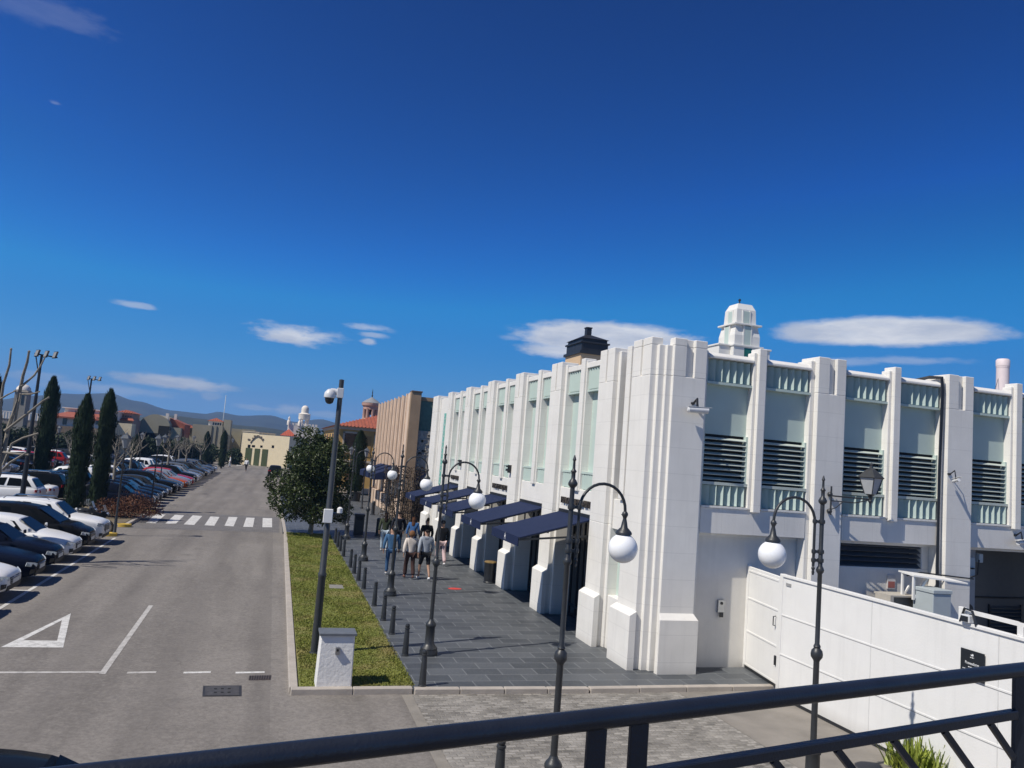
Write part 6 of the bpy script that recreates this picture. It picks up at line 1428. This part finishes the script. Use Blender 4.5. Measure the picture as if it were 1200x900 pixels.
t = thing('red_roofed_hall', 'pale hall with red tiled roof and arched windows behind the cypresses', 'building', (-33, 118, 0)); Y = 118
q = M(); q.box(P(60, 490).x, P(122, 490).x, Y, Y + 14, 0, P(75, 487.5).z, PALE); q.box(P(62, 480).x, P(126, 480).x, Y + 6, Y + 14, P(75, 487.5).z, P(90, 478.3).z, PALE); q.build('wall', t, w=True)
q = M(); zA = P(75, 488).z; zB = P(75, 481).z; q.add([(P(58, 488).x, Y - .7, zA), (P(124, 488).x, Y - .7, zA), (P(122, 488).x, Y + 6, zB), (P(66, 488).x, Y + 6, zB), (P(58, 488).x, Y - .7, zA - .2), (P(124, 488).x, Y - .7, zA - .2)], [(0, 1, 2, 3), (4, 5, 1, 0)], TERRA); q.build('roof', t, w=True)
q = M(); q.box(P(60, 476).x, P(129, 476).x, Y + 5.6, Y + 14.3, P(90, 478.3).z, P(90, 477.2).z, PALE); q.box(P(79, 475).x, P(84, 475).x, Y + 7, Y + 9, P(90, 478).z, P(90, 473.5).z, SALM); q.build('parapet', t, w=True)
for x in (74, 87, 100, 113):
    w_ = box_part('window', t, P(x, 490).x, P(x + 5, 490).x, Y - .05, Y + .02, P(x, 497.5).z, P(x, 489.2).z, WIN)
box_part('lower_wall', t, P(60, 500).x - .1, P(122, 500).x + .1, Y - .6, Y - .02, 0, P(75, 499).z, mat('brown_wall', (.22, .16, .11), .8, var=.1))
t = thing('corner_tower', 'grey stone tower with a small dome behind the bare plane tree', 'tower', (-36, 112, 0)); Y = 112
q = M(); q.box(P(14.5, 480).x, P(29, 480).x, Y, Y + 1.9, 0, P(22, 456.5).z, mat('tower_stone', (.30, .28, .24), .9, var=.12, scale=2)); q.build('tower_wall', t, w=True)
q = M(); q.box(P(14, 480).x - .1, P(29.5, 480).x + .1, Y - .12, Y + 2.0, P(22, 459).z, P(22, 457.5).z, TRIM); q.build('cornice', t, w=True)
q = M(); cx_ = (P(14.5, 480).x + P(29, 480).x) / 2; zt = P(22, 456.5).z; q.lathe([(.85, zt), (.8, zt + .3), (.5, zt + .65), (.05, zt + .8)], PALE, (cx_, Y + .95, 0), 14); q.build('dome', t, w=True)
for x in (17, 23): box_part('window', t, P(x, 480).x, P(x + 3.2, 480).x, Y - .03, Y + .02, P(x, 474).z, P(x, 463).z, WIN)
t = thing('low_shops', 'low grey shop range with an upper balustrade at the far left', 'building', (-40, 122, 0)); Y = 122
q = M(); q.box(P(-30, 500).x, P(60, 500).x, Y, Y + 8, 0, P(40, 493).z, mat('shop_grey', (.24, .21, .18), .85, var=.15, scale=.6)); q.build('wall', t, w=True)
q = M()
for k in range(26): p_ = P(-28 + k * 3.4, 490); q.box(p_.x, p_.x + .18, Y - .1, Y, P(40, 492.8).z, P(40, 485).z, PALE)
q.box(P(-30, 500).x, P(60, 500).x, Y - .12, Y + .02, P(40, 485).z, P(40, 484.2).z, PALE); q.build('balustrade', t, w=True)
t = thing('radio_mast', 'thin grey radio mast rising behind the blank hall', 'mast', (P(263, 480, 170).x, 170, 0)); q = M(); zt = P(263, 463, 170).z; q.tube([(0, 0, 0), (0, 0, zt)], [.10, .06], GREYC, 6); q.build('mast_tube', t)
# dark round trees and hedges along the far edge of the car park
def round_tree(label, x, y, H, r, seed):
    t = thing('round_tree', label, 'tree', (x, y, ZR), 0, 'clipped trees at the far edge of the car park'); rnd = random.Random(seed); q = M(); pts = []
    for i in range(9):
        c_ = Vector((rnd.uniform(-.5, .5) * r, rnd.uniform(-.5, .5) * r, H - r + rnd.uniform(-.45, .35) * r)); rr = r * rnd.uniform(.5, .75)
        for k in range(170): d = Vector((rnd.gauss(0, 1), rnd.gauss(0, 1), rnd.gauss(0, 1))).normalized() * rr * (.6 + .45 * rnd.random()); pts.append(c_ + d)
    leaves(q, pts, .42, HEDL, .6); q.build('crown', t); q = M(); q.tube([(0, 0, 0), (0, 0, H - r)], [.14, .1], BARKD, 7); q.build('trunk', t); return t
random.seed(3); base_rt = None
for i, (px, Y, H) in enumerate(((150, 126, 3.6), (166, 128, 3.9), (181, 127, 4.2), (196, 129, 3.6), (213, 131, 4.0), (226, 133, 3.4), (244, 134, 3.2), (128, 124, 3.8), (106, 116, 3.8), (84, 114, 4.2), (66, 113, 3.7), (38, 110, 4.4), (20, 108, 4.0), (2, 106, 4.4), (277, 139, 3.0))):
    p_ = aty(Y, px, 530); lb = f'clipped dark tree, {ORD[i]} built of the far line' 
    names = ['below the salmon house wing', 'under the left half of the arched gable', 'under the right half of the arched gable', 'right of the arched gable opening', 'at the left end of the blank hall', 'left of the blank hall lantern', 'under the blank hall lantern', 'just right of the right cypress', 'between the centre and right cypresses', 'left of the centre cypress, under the red roof', 'between the left cypress and the red-roofed hall', 'left of the left cypress', 'below the grey corner tower', 'at the far left frame edge', 'beside the green gates at the road end']
    round_tree('clipped dark tree ' + names[i], p_.x, Y, H, 1.7, i + 30)
# ------------------------------------------------------------------ hills
def ridge(name, px, d0, d1, m_, seed, wob, nx=260, ny=26):
    """a hill range as terrain: crest elevations are read off at azimuths, ground falls away to both sides"""
    az = []; el = []
    for x, y in px:
        r = ray(x, y); az.append(math.atan2(r.x, r.y)); el.append(r.z / math.hypot(r.x, r.y))
    rnd = random.Random(seed); ph = [rnd.uniform(0, 6.3) for _ in range(12)]
    vs = []; fs = []; a0, a1 = az[0], az[-1]
    for i in range(nx + 1):
        a = a0 + (a1 - a0) * i / nx; k = max(j for j in range(len(az)) if az[j] <= a + 1e-9); k = min(k, len(az) - 2); u = (a - az[k]) / (az[k + 1] - az[k]); u = u * u * (3 - 2 * u); e = el[k] + (el[k + 1] - el[k]) * u
        dc = d0 + (d1 - d0) * .55
        hc = e * dc + CH
        for j in range(ny + 1):
            v = j / ny; d = d0 + (d1 - d0) * v; s = math.sin(PI * min(v / .55 * .5, 1)) if v < .55 else math.cos(PI / 2 * (v - .55) / .45)
            rough = sum(math.sin(a * (23 * (n_ + 1)) + v * (5 + 4 * n_) + ph[n_]) / (n_ + 1.5) for n_ in range(7))
            z = max(-2, hc * s ** 1.15 * (1 + wob * rough * (1 if v < .5 else .5) * s * (1 - s * .85)) - 1)
            vs.append((d * math.sin(a), d * math.cos(a), z))
    w_ = ny + 1
    for i in range(nx):
        for j in range(ny): fs.append((i * w_ + j, (i + 1) * w_ + j, (i + 1) * w_ + j + 1, i * w_ + j + 1))
    q = M(); q.add(vs, [f[::-1] for f in fs], m_, True); o = struct(q, name, sharp=180); return o
HILL = mat('hill_scrub', (.042, .048, .040), .95, var=.45, scale=.012, world=True); WOOD = mat('hill_wood', (.035, .042, .026), .95, var=.5, scale=.05, world=True)
ridge('mountains', [(-560, 478), (-380, 452), (-200, 470), (-60, 470), (0, 468), (35, 463), (80, 461.5), (130, 462), (160, 470), (200, 481), (240, 486), (258, 483.5), (280, 487), (318, 487), (345, 494), (378, 491.5), (395, 496), (440, 500), (520, 505), (640, 522), (800, 536), (1000, 550), (1200, 560)], 1500, 3100, HILL, 4, .16)
ridge('wooded_hills', [(-500, 478), (-200, 488), (0, 492), (120, 492), (180, 488), (205, 486.5), (236, 490), (271, 496), (300, 498.5), (345, 505), (400, 512), (500, 524), (700, 542), (900, 562)], 520, 1050, WOOD, 9, .22)
# haze: one closed box of even, thin air
HZ = bpy.data.materials.new('haze_air'); HZ.use_nodes = True; N, L = nt(HZ); N.remove(N['Principled BSDF']); v = N.new('ShaderNodeVolumePrincipled')
v.inputs['Color'].default_value = (.30, .57, 1.0, 1); v.inputs['Density'].default_value = .00032; v.inputs['Anisotropy'].default_value = .2; L.new(v.outputs[0], N['Material Output'].inputs['Volume'])
q = M(); q.box(-3300, 3300, -200, 3250, -3.2, 190, HZ); tag(q.build('haze'), kind='stuff')
